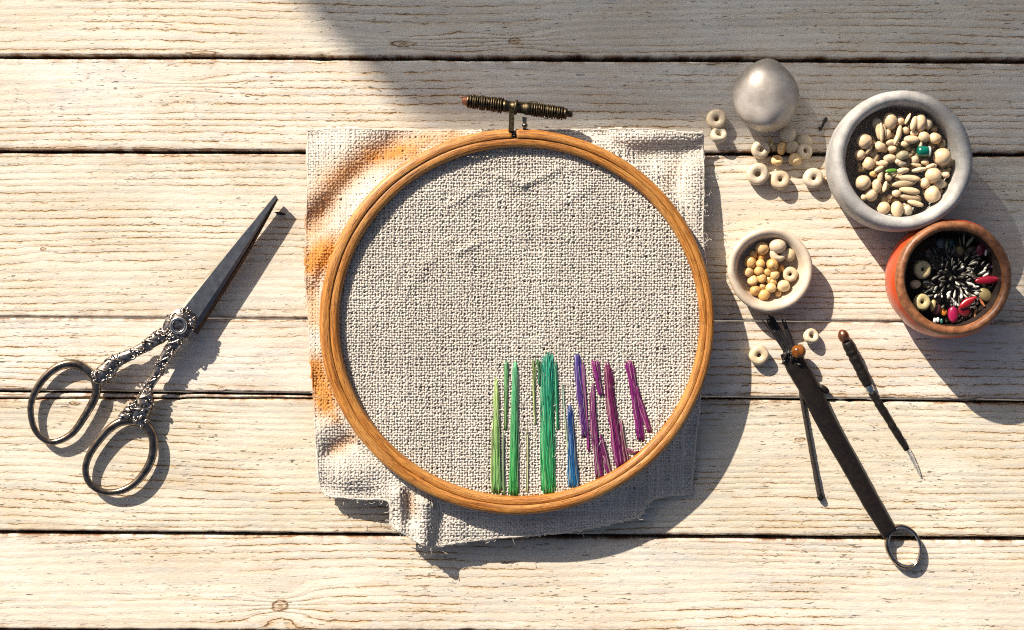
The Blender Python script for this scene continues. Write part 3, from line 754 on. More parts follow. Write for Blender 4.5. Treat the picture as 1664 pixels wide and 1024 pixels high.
dish, DISH = bowl('bead_dish', 'small shallow off-white dish holding golden and pale beads', 'dish', 1252.5, 438.5, 40,
    [(0, 0), (44, 0), (50, 2), (59, 14), (65, 26), (68, 34), (67.5, 38), (64.5, 40.5), (60.5, 40.5), (56.5, 38), (53.5, 33), (50.5, 22), (46, 13), (38, 9), (0, 8)], M['dish'], wob=.012, seed=4)
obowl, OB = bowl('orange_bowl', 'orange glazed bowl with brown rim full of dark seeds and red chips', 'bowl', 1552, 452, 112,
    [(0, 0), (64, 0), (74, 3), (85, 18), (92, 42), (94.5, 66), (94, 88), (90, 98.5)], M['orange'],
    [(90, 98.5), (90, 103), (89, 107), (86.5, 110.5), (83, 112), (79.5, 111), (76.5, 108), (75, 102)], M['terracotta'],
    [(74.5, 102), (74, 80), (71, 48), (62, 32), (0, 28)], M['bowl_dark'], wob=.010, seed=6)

# ------------------------------------------------------------------ beads
def bead_prof(r, hole=.20, hgt=.52, n=9):
    """(r,z) loop of a doughnut bead with a drilled hole, base at z=0"""
    ro = r; ri = r * hole; h = r * hgt
    pts = []
    rm = (ro + ri) / 2; rr = (ro - ri) / 2
    for i in range(24):
        a = -math.pi / 2 + i / 24 * 2 * math.pi
        ca, sa = math.cos(a), math.sin(a)
        e = .75
        pts.append((rm + rr * math.copysign(abs(ca) ** e, ca), h + h * math.copysign(abs(sa) ** .9, sa)))
    pts.append(pts[0])
    return pts
def jit(c, a=.10):
    k = 1 + (random.random() - .5) * 2 * a
    return tuple(min(1.3, x * k) for x in c)
def ring_bead(px, py, r, label, z=0, tilt=(0, 0), tint=(1, 1, 1), hole=.2, hgt=.52, group=None, lump=.025, name='ring_bead', cat='bead', mat=None):
    rr = r * (H - z) / H * (1.02 if z == 0 else 1)
    v, f = lathe_vf(bead_prof(rr, hole, hgt), 36, wob=lambda th, k: (vnoise(3 + 1.5 * np.cos(th), 3 + 1.5 * np.sin(th), px * .13) - .5) * 2 * lump * 2)
    h = rr * hgt
    v = (v - [0, 0, h]) @ rotm(R(tilt[0]), R(tilt[1]), 0).T
    zmin = v[:, 2].min() if z == 0 else -h
    c = W(px, py, z + h)
    zc = (-zmin if z == 0 else z + h) + .2
    o = obj(name, Geo().add(v, f, tint), mat or M['bone'], loc=(c[0], c[1], zc))
    return tag(o, label, cat, group)
def pebble(px, py, rx, ry, z, label, rot=0, tint=(1, 1, 1), rz=None, group=None, lump=.10, taper=0.0, name='round_bead', cat='bead', mat=None, tilt=0, flat=None, seg=18):
    k = (H - z) / H
    rz = rz or min(rx, ry)
    v, f = ball_vf(rx * k, ry * k, rz * k, seg, 12, lump=lump, seed=int(px * 7 + py) % 97, taper=taper)
    v = v @ rotm(R(tilt), 0, R(rot)).T
    c = W(px, py, z)
    return tag(obj(name, Geo().add(v, f, tint), mat or M['bone'], loc=tuple(c)), label, cat, group)

LG = 'loose beads lying on the table'
GB = (.86, .86, .84)
ring_bead(1164, 194, 16, 'upper of two stacked pale ring beads near the cloth corner', tilt=(4, -5), tint=(1.12, 1.08, 1.02), group=LG)
ring_bead(1167, 220, 13.5, 'lower of two pale ring beads near the cloth corner, tilted', tilt=(-28, 8), tint=(1.0, 1.03, 1.05), hole=.3, group=LG)
ring_bead(1235, 243, 15, 'ring bead on the plank joint left of the bead cluster', tilt=(10, 12), tint=(1.02, 1, .98), group=LG)
ring_bead(1231, 283, 18, 'largest loose ring bead, with a ragged hole, below the metal egg', tilt=(6, -4), tint=(1.0, 1.0, 1.0), hole=.24, group=LG)
ring_bead(1267, 293, 15.5, 'ring bead with a small hole, lower middle of the bead cluster', tilt=(-4, 5), tint=(1.0, .93, .86), hole=.17, group=LG)
ring_bead(1321, 290, 16, 'white ring bead close to the left side of the grey pot', tilt=(3, 6), tint=(1.08, 1.1, 1.12), hole=.16, group=LG)
ring_bead(1307, 246, 12.5, 'greyish ring bead on the joint, right end of the bead cluster', tilt=(-8, 14), tint=(1.15, 1.15, 1.12), hole=.25, group=LG)
pebble(1280, 219, 14, 14, 8, 'flat grey disc bead without a hole touching the metal egg', tint=(1.1, 1.1, 1.08), rz=7, group=LG, lump=.06, name='disc_bead')
pebble(1287, 239, 12.5, 11, 7, 'dull disc bead in the middle of the bead cluster', tint=(.98, .95, .86), rz=7, group=LG, lump=.06, name='disc_bead')
pebble(1308, 229, 13, 11, 8, 'small pale cupped shell at the upper right of the bead cluster', tint=(1.1, 1.08, 1.02), rz=7, rot=-20, group=LG, lump=.16, name='shell', cat='shell', tilt=14)
ring_bead(1269, 242, 10.5, 'yellow bead standing on edge in the bead cluster', tilt=(10, 64), tint=(1.3, 1.0, .55), hole=.25, hgt=.42, group=LG)
ring_bead(1262, 261, 9.5, 'small yellowish ring bead tilted up below the yellow bead', tilt=(-42, 10), tint=(1.3, 1.08, .7), hole=.38, group=LG)
pebble(1292, 260, 10.5, 11, 9, 'round yellowish bead with a crease, in front of the bead cluster', tint=(1.2, 1.05, .74), group=LG, lump=.12)
pebble(1256, 239, 7, 4, 4, 'pale shell chip beside the yellow bead', tint=(1.05, 1.02, .9), rot=-60, group=LG, lump=.2, name='shell_chip', cat='shell')
pebble(1252, 229, 6, 3, 3, 'thin straw coloured sliver under the metal egg', tint=(.9, .78, .45), rot=-50, group=LG, lump=.2, name='shell_chip', cat='shell')
pebble(1342, 291, 4, 4, 4, 'tiny pink grain wedged against the grey pot', tint=(1.1, .85, .7), group=LG)
ring_bead(1233, 577, 16, 'cream ring bead at the edge of the hoop shadow', tilt=(4, -6), tint=(1.06, 1.02, .92), hole=.18, group=LG)
ring_bead(1317.5, 546.5, 12.5, 'white ring bead beside the amber bead, tipped towards the light', tilt=(-16, 14), tint=(1.08, 1.1, 1.05), hole=.3, group=LG)

# beads in the small dish
DG = 'golden beads in the small dish'; DP = 'pale beads in the small dish'
LAB_GOLD = 'small golden bead heaped in the off-white dish'
for i, (x, y, r) in enumerate([(1238, 404, 10), (1220, 427, 9.5), (1255, 431, 9), (1217, 442, 7.8), (1233.5, 440.5, 7.6), (1238.5, 452, 7.2), (1224, 456.5, 8), (1228, 472, 8), (1242, 479, 8.8), (1253, 468, 7.8), (1236, 429, 7), (1247, 443, 6.4), (1259, 447, 7.2), (1224, 414, 6.2), (1236, 418.5, 5.6), (1265, 477, 5), (1256, 459, 6), (1240, 466, 5), (1268, 436, 6), (1249, 455, 5.5)]):
    z = 10 + r + (5 if 1225 < x < 1262 and 420 < y < 470 else 0)
    t = jit((1.08, .76, .36), .10) if i % 3 else jit((1.12, .90, .56), .08)
    if i in (14, 18): t = (1.0, .58, .22)
    r *= 1.14
    pebble(x, y, r, r * .96, z, LAB_GOLD, rot=random.random() * 180, tint=t, group=DG, lump=.13, taper=.12 * random.random())
pebble(1264, 400, 14, 12.5, 27, 'large rosy bead at the top of the off-white dish', tint=(1.05, .98, .93), group=DP, lump=.05)
ring_bead(1264, 413, 13.5, 'large pale bead with a black hole in the off-white dish', z=14, tilt=(-14, 14), tint=(1.05, 1.0, .96), hole=.24, hgt=.6, group=DP)
pebble(1282.5, 414, 9.5, 11.5, 20, 'smooth ivory oval bead at the right of the off-white dish', tint=(1.1, 1.02, .84), group=DP, lump=.05, rot=15)
ring_bead(1284, 446, 12.3, 'cream ring bead resting against the right wall of the off-white dish', z=11, tilt=(6, -10), tint=(1.08, 1.0, .86), hole=.18, hgt=.6, group=DP)
pebble(1273, 465, 10.8, 10.3, 19, 'ivory lumpy bead low in the off-white dish', tint=(1.1, 1.02, .78), group=DP, lump=.14)

# beads and shells in the grey pot
PG = 'cream beads in the grey pot'; PS = 'slim shells in the grey pot'
LAB_PEARL = 'cream bead among the shells in the grey stone pot'
LAB_SHELL = 'slim folded shell lying among beads in the grey stone pot'
pearls = [(1446, 195, 10.5, 13.5), (1425, 201, 8.5, 9), (1462, 197, 7.5, 7.5), (1495.5, 197, 9, 14), (1507, 201, 8, 9), (1404, 229.5, 11.8, 12), (1430, 238, 8.3, 8), (1397.6, 252, 8.6, 8.4), (1501, 222.7, 9.2, 8.8), (1519, 225, 10, 8.6), (1531, 255, 13.8, 13), (1516, 285, 12.6, 12), (1515, 316, 12, 13.5), (1537, 284, 6, 5.6), (1503, 298, 8, 8.6), (1403, 297, 12, 11.6), (1416, 317, 10, 10), (1404, 321, 5, 5), (1436, 338, 10, 9.4), (1458, 338, 9.5, 13), (1474, 342, 8, 8.6), (1525.6, 299, 9.5, 8), (1487, 259.7, 6.4, 6.4), (1411.6, 266, 9, 10), (1446, 257.5, 9.5, 6.6), (1435, 266, 8.5, 5.6), (1480.5, 227, 12, 6.4), (1470, 234, 7, 5), (1472, 212, 5.5, 6), (1485, 216.7, 6.4, 5), (1450, 242.5, 6.5, 5.6), (1442, 216.7, 6, 8), (1424.5, 300.5, 7, 11), (1457, 314.5, 7.6, 6), (1446, 320, 4, 4), (1503, 264, 6.4, 5), (1444, 287, 6, 7), (1419, 283, 6, 5), (1460, 263, 6, 5)]
for i, (x, y, a, b) in enumerate(pearls):
    d = math.hypot(x - 1464, y - 261)
    z = 90 - d * .10 + (4 if max(a, b) > 10 else 0)
    t = jit((1.10, .97, .82), .07)
    if i in (1, 4, 20, 21): t = (.92, .92, .88)
    if i == 37: t = (1.1, .8, .4)
    a *= 1.07; b *= 1.07
    pebble(x, y, a, b, z, LAB_PEARL, tint=t, group=PG, lump=.09, taper=-.18 if b > a * 1.2 else 0)
shells = [(1469.7, 298, 20, 6, 8), (1477, 290, 18, 6, -6), (1478, 310, 18, 5.5, -8), (1480, 321, 17, 5, -10), (1487, 330.6, 14, 4.4, -14), (1465, 278, 12, 5.2, 12), (1430, 289, 12.5, 4.4, 80), (1427, 213, 16, 4, 98), (1432, 215, 17, 4, 94), (1437, 212, 14, 3.6, 104), (1461, 216, 12.5, 5, 80), (1475, 193, 10, 2.4, 65), (1448, 232, 9.5, 5.6, 10), (1457, 226, 11, 4, 70), (1485, 201, 13, 6, 75), (1412, 243, 9, 4, 60), (1428, 275, 9, 4, 30), (1493, 276, 12, 4, 10), (1488, 268, 10, 3.4, -12), (1512, 270, 8, 3.4, 20), (1438, 304, 10, 3.6, 75), (1495, 238, 8, 3.5, 80)]
for i, (x, y, a, b, r) in enumerate(shells):
    pebble(x, y, a, b, 88 + (i % 3) * 2, LAB_SHELL, rot=r, tint=jit((1.18, 1.08, .90) if i % 3 else (.85, .78, .66), .12), group=PS, lump=.12, name='slim_shell', cat='shell', rz=4.5, tilt=12)
pebble(1448, 278, 10, 4, 95, 'green leaf-like chip in the middle of the grey pot', rot=5, tint=(.10, .26, .035), lump=.15, name='leaf_chip', cat='bead', mat=M['chip'], rz=3)
pebble(1466.5, 253, 10, 7.5, 92, 'translucent grey-green stone chip in the middle of the grey pot', rot=8, tint=(.52, .55, .46), lump=.22, name='stone_chip', cat='bead')
pebble(1466, 267, 8, 5, 91, 'smoky grey round bead below the grey-green stone chip', rot=0, tint=(.42, .42, .42), lump=.08)
pebble(1517, 270, 5.5, 4.5, 88, 'lilac bead left of the pearls at the right wall of the grey pot', tint=(.80, .70, .86), lump=.1)
def teal_bead():
    z = 92; k = (H - z) / H; c = W(1500, 246, z)
    t = thing('glass_bead', 'dark emerald glass barrel bead in the grey stone pot', 'bead', (c[0], c[1], z - 8))
    v, f = tube_vf(np.array([(x, 0, 8) for x in (-9, -8, -4, 0, 4, 8, 9)]) * 1.0, [5.5, 7.5, 8.4, 8.6, 8.4, 7.5, 5.5], 18)
    obj('barrel', Geo().add(v, f, (.0, .125, .085)), M['chip'], t)
    v, f = tube_vf(np.array([(8.2, 0, 8), (11, 0, 8)]), [8.2, 8.0], 18)
    obj('end_cap', Geo().add(v, f, (.50, .55, .52)), M['chip'], t)
teal_bead()
# small rubble under the beads
LAB_RUB = 'small dusky shell fragment under the beads in the grey stone pot'
rr = np.random.default_rng(21)
for i in range(130):
    a = rr.random() * 6.283; d = 79 * math.sqrt(rr.random())
    x, y = 1466 + d * math.cos(a), 263 + d * math.sin(a)
    e = 3.2 + 3.2 * rr.random()
    dk = .38 + .5 * rr.random()
    pebble(x, y, e * (1 + .6 * rr.random()), e, 80 - d * .10 + 4 * rr.random(), LAB_RUB, rot=rr.random() * 180, tint=(dk * 1.0, dk * .93, dk * .78), group='shell fragments in the grey pot', lump=.2, name='shell_fragment', cat='shell', seg=12)
def filling(name, parent, r, z, mat, label=None):
    v, f = lathe_vf([(0, z), (r * .5, z), (r, z - 3)], 40)
    return obj(name, (v, f), mat, parent)

# contents of the orange bowl
OG = 'cream ring beads in the orange bowl'
ring_bead(1498.4, 438, 14.8, 'upper cream ring bead by the left wall inside the orange bowl', z=72, tilt=(4, 8), tint=(.90, .86, .62), hole=.17, hgt=.5, group=OG)
ring_bead(1497.5, 491.5, 14, 'lower cream ring bead by the left wall inside the orange bowl', z=72, tilt=(-4, 8), tint=(.90, .88, .60), hole=.17, hgt=.5, group=OG)
pebble(1601, 479, 9.5, 12.5, 74, 'olive oval bead at the right inside the orange bowl', rot=35, tint=(.38, .36, .22), lump=.06, rz=6)
pebble(1487.5, 462, 9.5, 7.5, 72, 'white and pink chip between the cream ring beads in the orange bowl', rot=20, tint=(1.05, .85, .78), lump=.15, name='shell_chip', cat='shell')
pebble(1507, 461, 9, 8, 68, 'dull olive bead beside the white chip in the orange bowl', tint=(.28, .27, .19), lump=.12)
pebble(1516, 497, 4.6, 10.5, 72, 'yellowish curved sliver right of the lower ring bead', rot=-12, tint=(.80, .74, .42), lump=.1, rz=4, name='shell_chip', cat='shell')
CH = [(1529, 395, 8.5, 9, 10, (.12, .14, .12), 'grey green chip at the top left inside the orange bowl'), (1546, 395, 7.5, 10.5, 0, (.008, .055, .05), 'dark teal chip at the top inside the orange bowl'),
      (1594, 404, 8.5, 12, -20, (.16, .008, .025), 'dark red oval chip at the upper right inside the orange bowl'), (1549, 511, 8.4, 14, 6, (.33, .010, .065), 'bright magenta oval bead at the bottom of the orange bowl'),
      (1567, 504, 10, 12, 30, (.16, .006, .012), 'dark red round chip beside the magenta bead'), (1534.5, 508, 5, 6, 0, (.45, .16, .02), 'small amber bead left of the magenta bead'),
      (1611, 434, 9, 3.2, -15, (.10, .045, .09), 'dusky purple sliver at the right wall of the orange bowl'), (1512, 411, 8, 12, 30, (.075, .035, .02), 'brown curled chip at the upper left inside the orange bowl'),
      (1578, 405, 11, 6, 20, (.10, .07, .04), 'brown husk chip near the top of the orange bowl'), (1507, 409, 5.5, 3.2, 10, (.36, .18, .12), 'copper coloured fleck on the brown curled chip'),
      (1522, 503, 8, 10, -20, (.075, .02, .02), 'maroon chip behind the yellowish sliver')]
for x, y, a, b, r, c, lab in CH:
    pebble(x, y, a, b, 74 if b > 11 and c[0] > .1 else 66, lab, rot=r, tint=c, lump=.08, rz=5, name='glass_chip', cat='bead', mat=M['chip'])
def petal(x, y, l, w, rot, z, c, lab, name='red_petal_chip', cat='bead'):
    v, f = ball_vf(l, w, w * .7, 20, 14)
    v[:, 1] *= 1 - .55 * np.clip(v[:, 0] / l, 0, 1) ** 1.2; v[:, 2] += np.clip(v[:, 0] / l, -1, 1) ** 2 * 3
    v = v @ rotm(0, R(-10), R(rot)).T
    cc = W(x, y, z); tag(obj(name, Geo().add(v, f, c), M['chip'], loc=tuple(cc)), lab, cat)
petal(1607, 455, 22, 7, 5, 80, (.26, .004, .02), 'pointed crimson petal chip at the right of the orange bowl')
petal(1573, 491, 16, 7, 35, 80, (.30, .005, .010), 'bright red petal chip above the dark red chip')
petal(1596, 492, 8, 2.2, -60, 76, (.40, .13, .05), 'thin orange sliver below the olive bead', 'husk_sliver', 'husk')
petal(1577, 391, 11, 3, 55, 76, (.30, .27, .15), 'pale green pod sliver at the top of the orange bowl', 'husk_sliver', 'husk')
petal(1566, 388, 9, 1.5, 90, 76, (.40, .36, .22), 'thin straw standing at the top of the orange bowl', 'husk_sliver', 'husk')
petal(1603, 408, 8, 2.4, 75, 76, (.75, .72, .62), 'white sliver right of the dark red chip', 'husk_sliver', 'husk')
petal(1538, 400, 12, 2, 88, 74, (.26, .24, .13), 'olive stalk between the teal and grey green chips', 'husk_sliver', 'husk')
petal(1585, 507, 9, 1.8, 82, 72, (.34, .15, .06), 'rust coloured needle sliver near the bottom right wall', 'husk_sliver', 'husk')
pebble(1559.5, 405, 7, 8.5, 74, 'olive drop shaped pod at the top of the orange bowl', tint=(.27, .25, .14), lump=.06, name='seed_pod', cat='seed pod', taper=-.3)
pebble(1560, 393, 1.3, 8, 76, 'thin stem of the olive pod pointing up in the orange bowl', tint=(.3, .28, .16), lump=.05, name='pod_stem', cat='stem', rz=1.3, rot=8)
for x, y, c, lab in [(1519, 521, (.75, .75, .72), 'first tiny white glass bead at the bottom wall of the orange bowl'), (1524, 520, (.70, .74, .72), 'second tiny white glass bead beside the tiny green one'), (1530, 522, (.03, .14, .10), 'tiny dark green glass bead at the bottom wall of the orange bowl')]:
    pebble(x, y, 2.8, 4.5, 74, lab, tint=c, lump=.03, name='seed_bead', mat=M['chip'])
# radiating seeds in the middle
rr = np.random.default_rng(5)
for i in range(150):
    a = i * 2.39996; d = 4 + 49 * math.sqrt((i + .5) / 150)
    ang = a + (rr.random() - .5) * .9; d = max(2, d + rr.normal() * 3.5)
    x, y = 1549 + d * math.cos(ang) * 1.04, 450 + d * math.sin(ang) * .95
    if math.hypot(x - 1498, y - 438) < 17 or math.hypot(x - 1497.5, y - 491) < 16: continue
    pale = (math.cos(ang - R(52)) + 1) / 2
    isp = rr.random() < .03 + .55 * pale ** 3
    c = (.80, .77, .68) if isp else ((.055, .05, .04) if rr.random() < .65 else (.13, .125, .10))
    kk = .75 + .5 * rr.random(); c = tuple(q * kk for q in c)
    l = 3.8 + 4.5 * rr.random() ** 1.5; w = 1.2 + 1.2 * rr.random()
    v, f = ball_vf(l, w, w, 10, 8); v[:, 1:] *= (1 + .45 * v[:, :1] / l)
    v = v @ rotm(0, R(-35 + 30 * d / 53 + rr.normal() * 16), -ang + (rr.random() - .5) * 1.3).T
    cc = W(x, y, 80 - .16 * d + 3 * rr.random())
    tag(obj('pale_seed' if isp else 'dark_seed', Geo().add(v, f, c), M['seed'], loc=tuple(cc)),
        'pale slim seed in the radiating heap inside the orange bowl' if isp else 'dark slim seed in the radiating heap inside the orange bowl', 'seed', 'pale seeds in the orange bowl' if isp else 'dark seeds in the orange bowl')
LAB_HUSK = 'dark husk flake lying under the seeds in the orange bowl'
for i in range(70):
    a = rr.random() * 6.283; d = 70 * math.sqrt(rr.random())
    dk = .03 + .08 * rr.random() ** 2
    pebble(1551 + d * math.cos(a), 451 + d * math.sin(a), 5 + 4 * rr.random(), 2.5 + 2 * rr.random(), 60 + 4 * rr.random(), LAB_HUSK, rot=-math.degrees(a) + rr.normal() * 25, tint=(dk * 1.2, dk, dk * .7), group='husk flakes in the orange bowl', lump=.2, name='husk_flake', cat='husk', mat=M['seed'], rz=2, seg=12)

# ------------------------------------------------------------------ black handled spoon with bristles
def flatbar(pts, wid, z0, z1, base, edge=2.0):
    """bar of rectangular section with rounded edges along a px polyline; wid = full widths"""
    p = catmull([(*q, 0) for q in pts], 8)[:, :2]; n = len(p)
    w = np.interp(np.linspace(0, 1, n), np.linspace(0, 1, len(wid)), wid) / 2
    w = w * (1 + (vnoise(np.arange(n) * .7, 0 * p[:, 0], 3) - .5) * .06)
    t = np.gradient(p, axis=0); t /= np.linalg.norm(t, axis=1)[:, None]; nn = np.stack([-t[:, 1], t[:, 0]], -1)
    z0 = np.interp(np.linspace(0, 1, n), np.linspace(0, 1, len(z0)), z0); z1 = np.interp(np.linspace(0, 1, n), np.linspace(0, 1, len(z1)), z1)
    V = []; F = []; prof = [(-.9, 0), (-1, .22), (-.97, .5), (-.84, .74), (-.55, .92), (-.2, 1), (.2, 1), (.55, .92), (.84, .74), (.97, .5), (1, .22), (.9, 0)]; m = len(prof)
    for i in range(n):
        for s, h in prof:
            q = p[i] + nn[i] * w[i] * s; z = z0[i] + (z1[i] - z0[i]) * h; V.append(W(q[0], q[1], z) - base)
    for i in range(n - 1):
        for k in range(m):
            l = (k + 1) % m; F.append((i * m + k, (i + 1) * m + k, (i + 1) * m + l, i * m + l))
    F.append(tuple(range(m - 1, -1, -1))[::-1]); F.append(tuple((n - 1) * m + k for k in range(m - 1, -1, -1)))
    return V, F
def make_tool():
    base = W(1360, 720, 0)
    root = thing('craft_tool', 'long flat black handled tool ending in a polished metal loop, bristly at its other end', 'craft tool', base)
    obj('handle', flatbar([(1281, 570), (1296, 598), (1316, 632), (1345, 690), (1380, 752), (1415, 815), (1447, 868)], [30, 36, 34, 32, 31, 29, 26], [5, 5, 5, 5, 5, 6, 8], [19, 20, 20, 19, 18, 18, 18], base), M['black'], root)
    # torn collar where the bristles are bound in
    g = Geo(); rr = np.random.default_rng(4)
    for k in range(60):
        a = rr.random(); q = np.array([1276 + 24 * a + rr.normal() * 2, 576 + 7 * a + rr.normal() * 5])
        v, f = ball_vf(4 + 3 * rr.random(), 2.2, 2.2, 8, 6); g.add(v @ rotm(0, rr.random(), rr.random() * 3).T + W(q[0], q[1], 14 + 8 * rr.random()) - base, f)
    for (x, y, l, r) in [(1276, 587, 7, 50)]:
        v, f = ball_vf(l, 4, 3, 10, 6); g.add(v @ rotm(0, 0, R(r)).T + W(x, y, 14) - base, f)
    obj('binding', g, M['black'], root)
    def bundle(a, b, w, n, seed):
        g = Geo(); rr = np.random.default_rng(seed)
        a = np.array(a, float); b = np.array(b, float); d = (b - a) / np.linalg.norm(b - a); nn = np.array([-d[1], d[0]])
        for k in range(n):
            u = (rr.random() - .5) * w; u2 = u * (.6 + .8 * rr.random()) + rr.normal() * 1.2
            t = np.linspace(0, 1 - .18 * rr.random(), 8)
            q = a + (b - a) * t[:, None] + nn * ((1 - t) * u2 * .0 + u * (1 - t) + u2 * 1.0 * t)[:, None] + nn * np.sin(t * 5 + k)[:, None] * .8
            z = 14 + 5 * rr.random() + t * 4 * rr.random() - 6 * t
            g.add(*tube_vf(Wv(q[:, 0], q[:, 1], z) - base, 1.5 - .7 * t, 6))
        return g
    obj('bristle_tuft', bundle((1286, 578), (1246, 514), 14, 22, 1), M['bristle'], root)
    obj('bristle_tuft', bundle((1291, 572), (1273, 518), 9, 14, 2), M['bristle'], root)
    v, f = tube_vf(np.stack([np.linspace(-11, 11, 9), np.zeros(9), np.zeros(9)], -1), [4.5, 8.5, 10.8, 11.3, 10.8, 11.5, 11.2, 9.0, 4.5], 18)
    obj('amber_bead', Geo().add(v @ rotm(0, 0, R(8)).T + W(1297.5, 571.5, 24) - base, f), M['amber'], root)
    v, f = ball_vf(10, 5, 4, 14, 8, taper=.2); obj('leather_tab', Geo().add(v @ rotm(0, 0, R(-38)).T + W(1339, 633, 9) - base, f), M['black'], root)
    # flattened metal loop with a thin clear lens
    cz = 8; k = (H - cz) / H
    m = rotm(0, 0, R(22)); c = W(1468, 888, cz) - base
    v, f = lathe_vf([(1.0, -6), (1.075, -6), (1.12, -4), (1.135, 0), (1.11, 4), (1.06, 6), (1.01, 5.6), (.975, 3), (.97, 0), (.975, -4), (1.0, -6)], 64, wob=lambda th, k_: .012 * np.sin(th * 3 + 1))
    v[:, 0] *= 25.5 * k; v[:, 1] *= 33.5 * k
    lo = obj('loop', Geo().add(v @ m.T + c, f), M['ring_steel'], root)
    a = np.arange(64) / 64 * 2 * math.pi
    pts = np.stack([25.5 * k * .95 * np.cos(a) + .8, 33.5 * k * .95 * np.sin(a), 4.5 + 0 * a], -1) @ m.T + c
    obj('inner_wire', Geo().add(*tube_vf(pts, 1.3, 8, closed=True)), M['bright'], lo)
make_tool()

def make_twig():
    base = W(1316, 710, 0)
    p = catmull([(1297, 606, 0), (1303, 650, 0), (1313, 705, 0), (1323, 760, 0), (1332, 806, 0)], 8)
    n = len(p); t = np.linspace(0, 1, n)
    root = thing('twig', 'thin dark twig lying left of the long black tool handle', 'twig', base)
    rad = (2.7 + 1.3 * t) * (1 + .22 * (vnoise(t * 40, t * 0, 3) - .5)); 
    obj('stem', Geo().add(*tube_vf(Wv(p[:, 0], p[:, 1], 5.0 + 0 * t) - base, rad, 10)), M['twig'], root)
    v, f = ball_vf(5.5, 6.5, 4.5, 12, 8, lump=.2, seed=3); obj('tip', Geo().add(v + W(1333, 808, 5) - base, f), M['dark_wood'], root)
make_twig()

def make_awl():
    base = W(1430, 655, 0)
    root = thing('awl', 'slender dark awl with copper knob and clear pointed tip', 'awl', base)
    def ln(a, b, n): return np.linspace(a, b, n)
    def rod(a, b, rads, z, mat, name, seed, sides=14, rough=.08):
        a = np.array(a, float); b = np.array(b, float); n = 26; t = np.linspace(0, 1, n)
        q = a + (b - a) * t[:, None]; r = np.interp(t, np.linspace(0, 1, len(rads)), rads) * (1 + rough * 2 * (vnoise(t * 22, t * 0, seed) - .5))
        zz = np.maximum(np.linspace(z[0], z[1], n), r * .95)
        v, f = tube_vf(Wv(q[:, 0], q[:, 1], zz) - base, r, sides)
        rr = np.random.default_rng(seed)
        return obj(name, Geo().add(v, f), mat, root)
    rod((1376, 556), (1411, 627), [9, 9.5, 8, 8.5, 7], (11, 9), M['dark_wood'], 'grip', 3, rough=.16)
    rod((1411, 627), (1416, 637), [6.5, 7.2, 6], (9, 8.5), M['bright'], 'collar', 5, rough=.02)
    rod((1416, 637), (1474, 731), [6.4, 6.8, 5.6, 5], (8.5, 6), M['dark_wood'], 'shaft', 8, rough=.16)
    v, f = ball_vf(9, 12, 9, 16, 10, lump=.08, seed=4); obj('knob', Geo().add(v @ rotm(0, 0, R(26)).T + W(1371, 547, 11) - base, f), M['copper'], root)
    rod((1473, 729), (1496, 774), [4.8, 4.4, 3.6, 1.2], (5.5, 2), M['glass'], 'point', 9, rough=.10)
make_awl()

def splinter():
    c = W(1336, 201, 0); g = Geo()
    for (a, b, r) in [((-5, -12, 2), (2, -2, 3), 1.8), ((-1, -5, 3), (6, 10, 4), 2.2), ((3, 2, 3), (7, 9, 3), 2.6), ((-6, -6, 2), (-1, -11, 2), 1.4)]:
        g.add(*tube_vf(np.linspace(a, b, 5), [r * .6, r, r * 1.1, r, r * .5], 7))
    tag(obj('wood_splinter', g, M['twig'], loc=(c[0], c[1], 0)), 'tiny dark wood splinter on the plank right of the metal egg', 'splinter')
    c = W(456, 347, 0); v, f = ball_vf(9, 2.6, 2.2, 10, 6, lump=.2, seed=2)
    tag(obj('wood_splinter', (v @ rotm(0, 0, R(-12)).T, f), M['twig'], loc=(c[0], c[1], 2)), 'tiny brown splinter beside the scissor tip', 'splinter')
splinter()

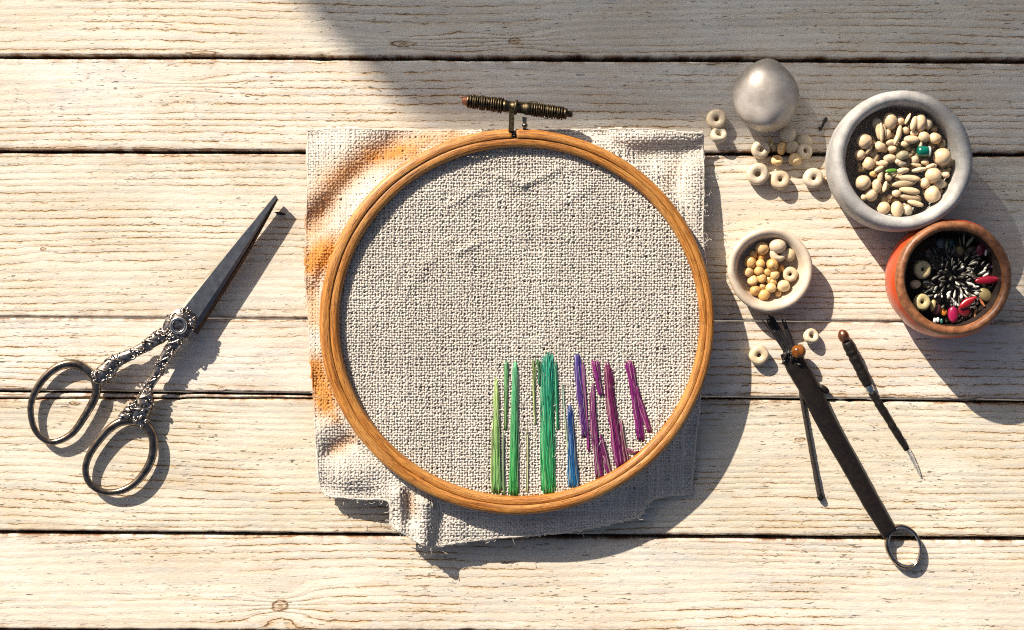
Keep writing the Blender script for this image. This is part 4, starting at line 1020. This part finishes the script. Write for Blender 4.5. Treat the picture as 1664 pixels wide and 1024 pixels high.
# ------------------------------------------------------------------ unseen sheer panel, added to shade the upper right of the table
def make_shade_blocker():
    Z = 2800.0; sh = Z / math.tan(R(SUN_EL))
    poly = [(452, -60), (488, 5), (535, 62), (590, 112), (640, 168), (690, 200), (760, 214), (880, 220), (1000, 222), (1150, 226), (1300, 238), (1420, 250), (1530, 276), (1610, 335), (1660, 450), (1690, 600), (1720, 720), (1800, 800), (2100, 900), (2300, 200), (2250, -500), (1200, -700), (500, -450)]  # outline of the added panel, shaped to give the soft shade edge
    p = catmull([(x, y, 0) for x, y in poly], 4, True)
    top = [((x - LD[0] * sh) - CX, CY - (y - LD[1] * sh), Z) for i, (x, y, _) in enumerate(p)]
    n = len(top); c = np.mean(top, 0)
    V = [(*c[:2], Z - 30)] + top + [(*c[:2], Z - 36)] + [(a, b, z - 4) for a, b, z in top]
    V = top + [(a, b, z - 4) for a, b, z in top]
    F = [tuple(range(n)), tuple(range(2 * n - 1, n - 1, -1))] + [(i, n + i, n + (i + 1) % n, (i + 1) % n) for i in range(n)]
    t = NT('sheer_blocker')
    d = t.n('BsdfDiffuse', None, Color=(.75, .73, .70, 1)).outputs[0]; tr = t.n('BsdfTransparent', None, Color=(.80, .92, 1, 1)).outputs[0]  # cool see-through tint sets the colour of the shade it casts
    p_ = t.n('TexCoord').outputs['Object']; nz = t.noise(p_, 25, 2, .5)
    mx = t.n('MixShader'); t.set(mx.inputs[0], t.math('ADD', .60, t.math('MULTIPLY', nz, .06))); t.t.links.new(d, mx.inputs[1]); t.t.links.new(tr, mx.inputs[2])
    mx.inputs[0].default_value = .4
    for l in list(mx.inputs[0].links): t.t.links.remove(l)
    t.set(mx.inputs[0], t.math('ADD', BLOCKER_OPEN - .03, t.math('MULTIPLY', nz, .06)))
    t.t.links.new(mx.outputs[0], t.out.inputs[0])
    root = thing('shade_blocker', 'added sheer panel high out of view that shades the upper right of the table', 'shade sail', (c[0], c[1], -2900))
    o = obj('blocker_sheet', Geo().add(np.array(V) - [c[0], c[1], -2900], F), t.m, root)
    far = sorted(range(n), key=lambda i: -(top[i][1] + .3 * top[i][0]))[0]
    for i in (far, n - 8, n - 16):
        a = np.array(top[i % n]) - [c[0], c[1], -2900]
        v, f = tube_vf(np.array([(a[0], a[1], 0), (a[0], a[1], a[2] + 60)]), 60, 16); obj('blocker_post', (v, f), M['grey_stone'], root)  # uprights added only to hold the unseen panel
BLOCKER_OPEN = .27
make_shade_blocker()

# ------------------------------------------------------------------ light, sky, camera
w = bpy.data.worlds.new('World'); scene.world = w; w.use_nodes = True
nt = w.node_tree; nt.nodes.clear()
sky = nt.nodes.new('ShaderNodeTexSky'); sky.sky_type = 'NISHITA'; sky.sun_disc = False
sky.sun_elevation = R(SUN_EL); sky.sun_rotation = math.atan2(-LD[0], LD[1]) % (2 * math.pi)
bg = nt.nodes.new('ShaderNodeBackground'); bg.inputs[1].default_value = .055
sky.air_density = .8; sky.dust_density = 3.5; sky.ozone_density = .8
out = nt.nodes.new('ShaderNodeOutputWorld'); nt.links.new(sky.outputs[0], bg.inputs[0]); nt.links.new(bg.outputs[0], out.inputs[0])
sun = bpy.data.lights.new('sun', 'SUN'); sun.energy = 5.0; sun.angle = R(.53); sun.color = (1.0, .91, .785)
so = bpy.data.objects.new('sun', sun); COL.objects.link(so)
from mathutils import Vector
ce = math.cos(R(SUN_EL))
d = Vector((LD[0] * ce, -LD[1] * ce, -math.sin(R(SUN_EL))))
so.rotation_euler = d.to_track_quat('-Z', 'Y').to_euler(); so.location = (-1, 1.2, 1)

cam = bpy.data.cameras.new('camera'); cam.sensor_width = 36; cam.lens = 36 * H / 1664.0; cam.clip_start = .01; cam.clip_end = 60
co = bpy.data.objects.new('camera', cam); COL.objects.link(co); co.location = (0, 0, H * S); co.rotation_euler = (0, 0, 0)
scene.camera = co
scene.view_settings.view_transform = 'Standard'; scene.view_settings.look = 'None'; scene.view_settings.gamma = 1.0
scene.view_settings.exposure = .72; scene.view_settings.use_curve_mapping = False
scene.render.engine = 'CYCLES'
scene.cycles.use_denoising = False
scene.cycles.max_bounces = 8; scene.cycles.transparent_max_bounces = 8
scene.cycles.pixel_filter_type = 'BLACKMAN_HARRIS'; scene.cycles.filter_width = 1.1
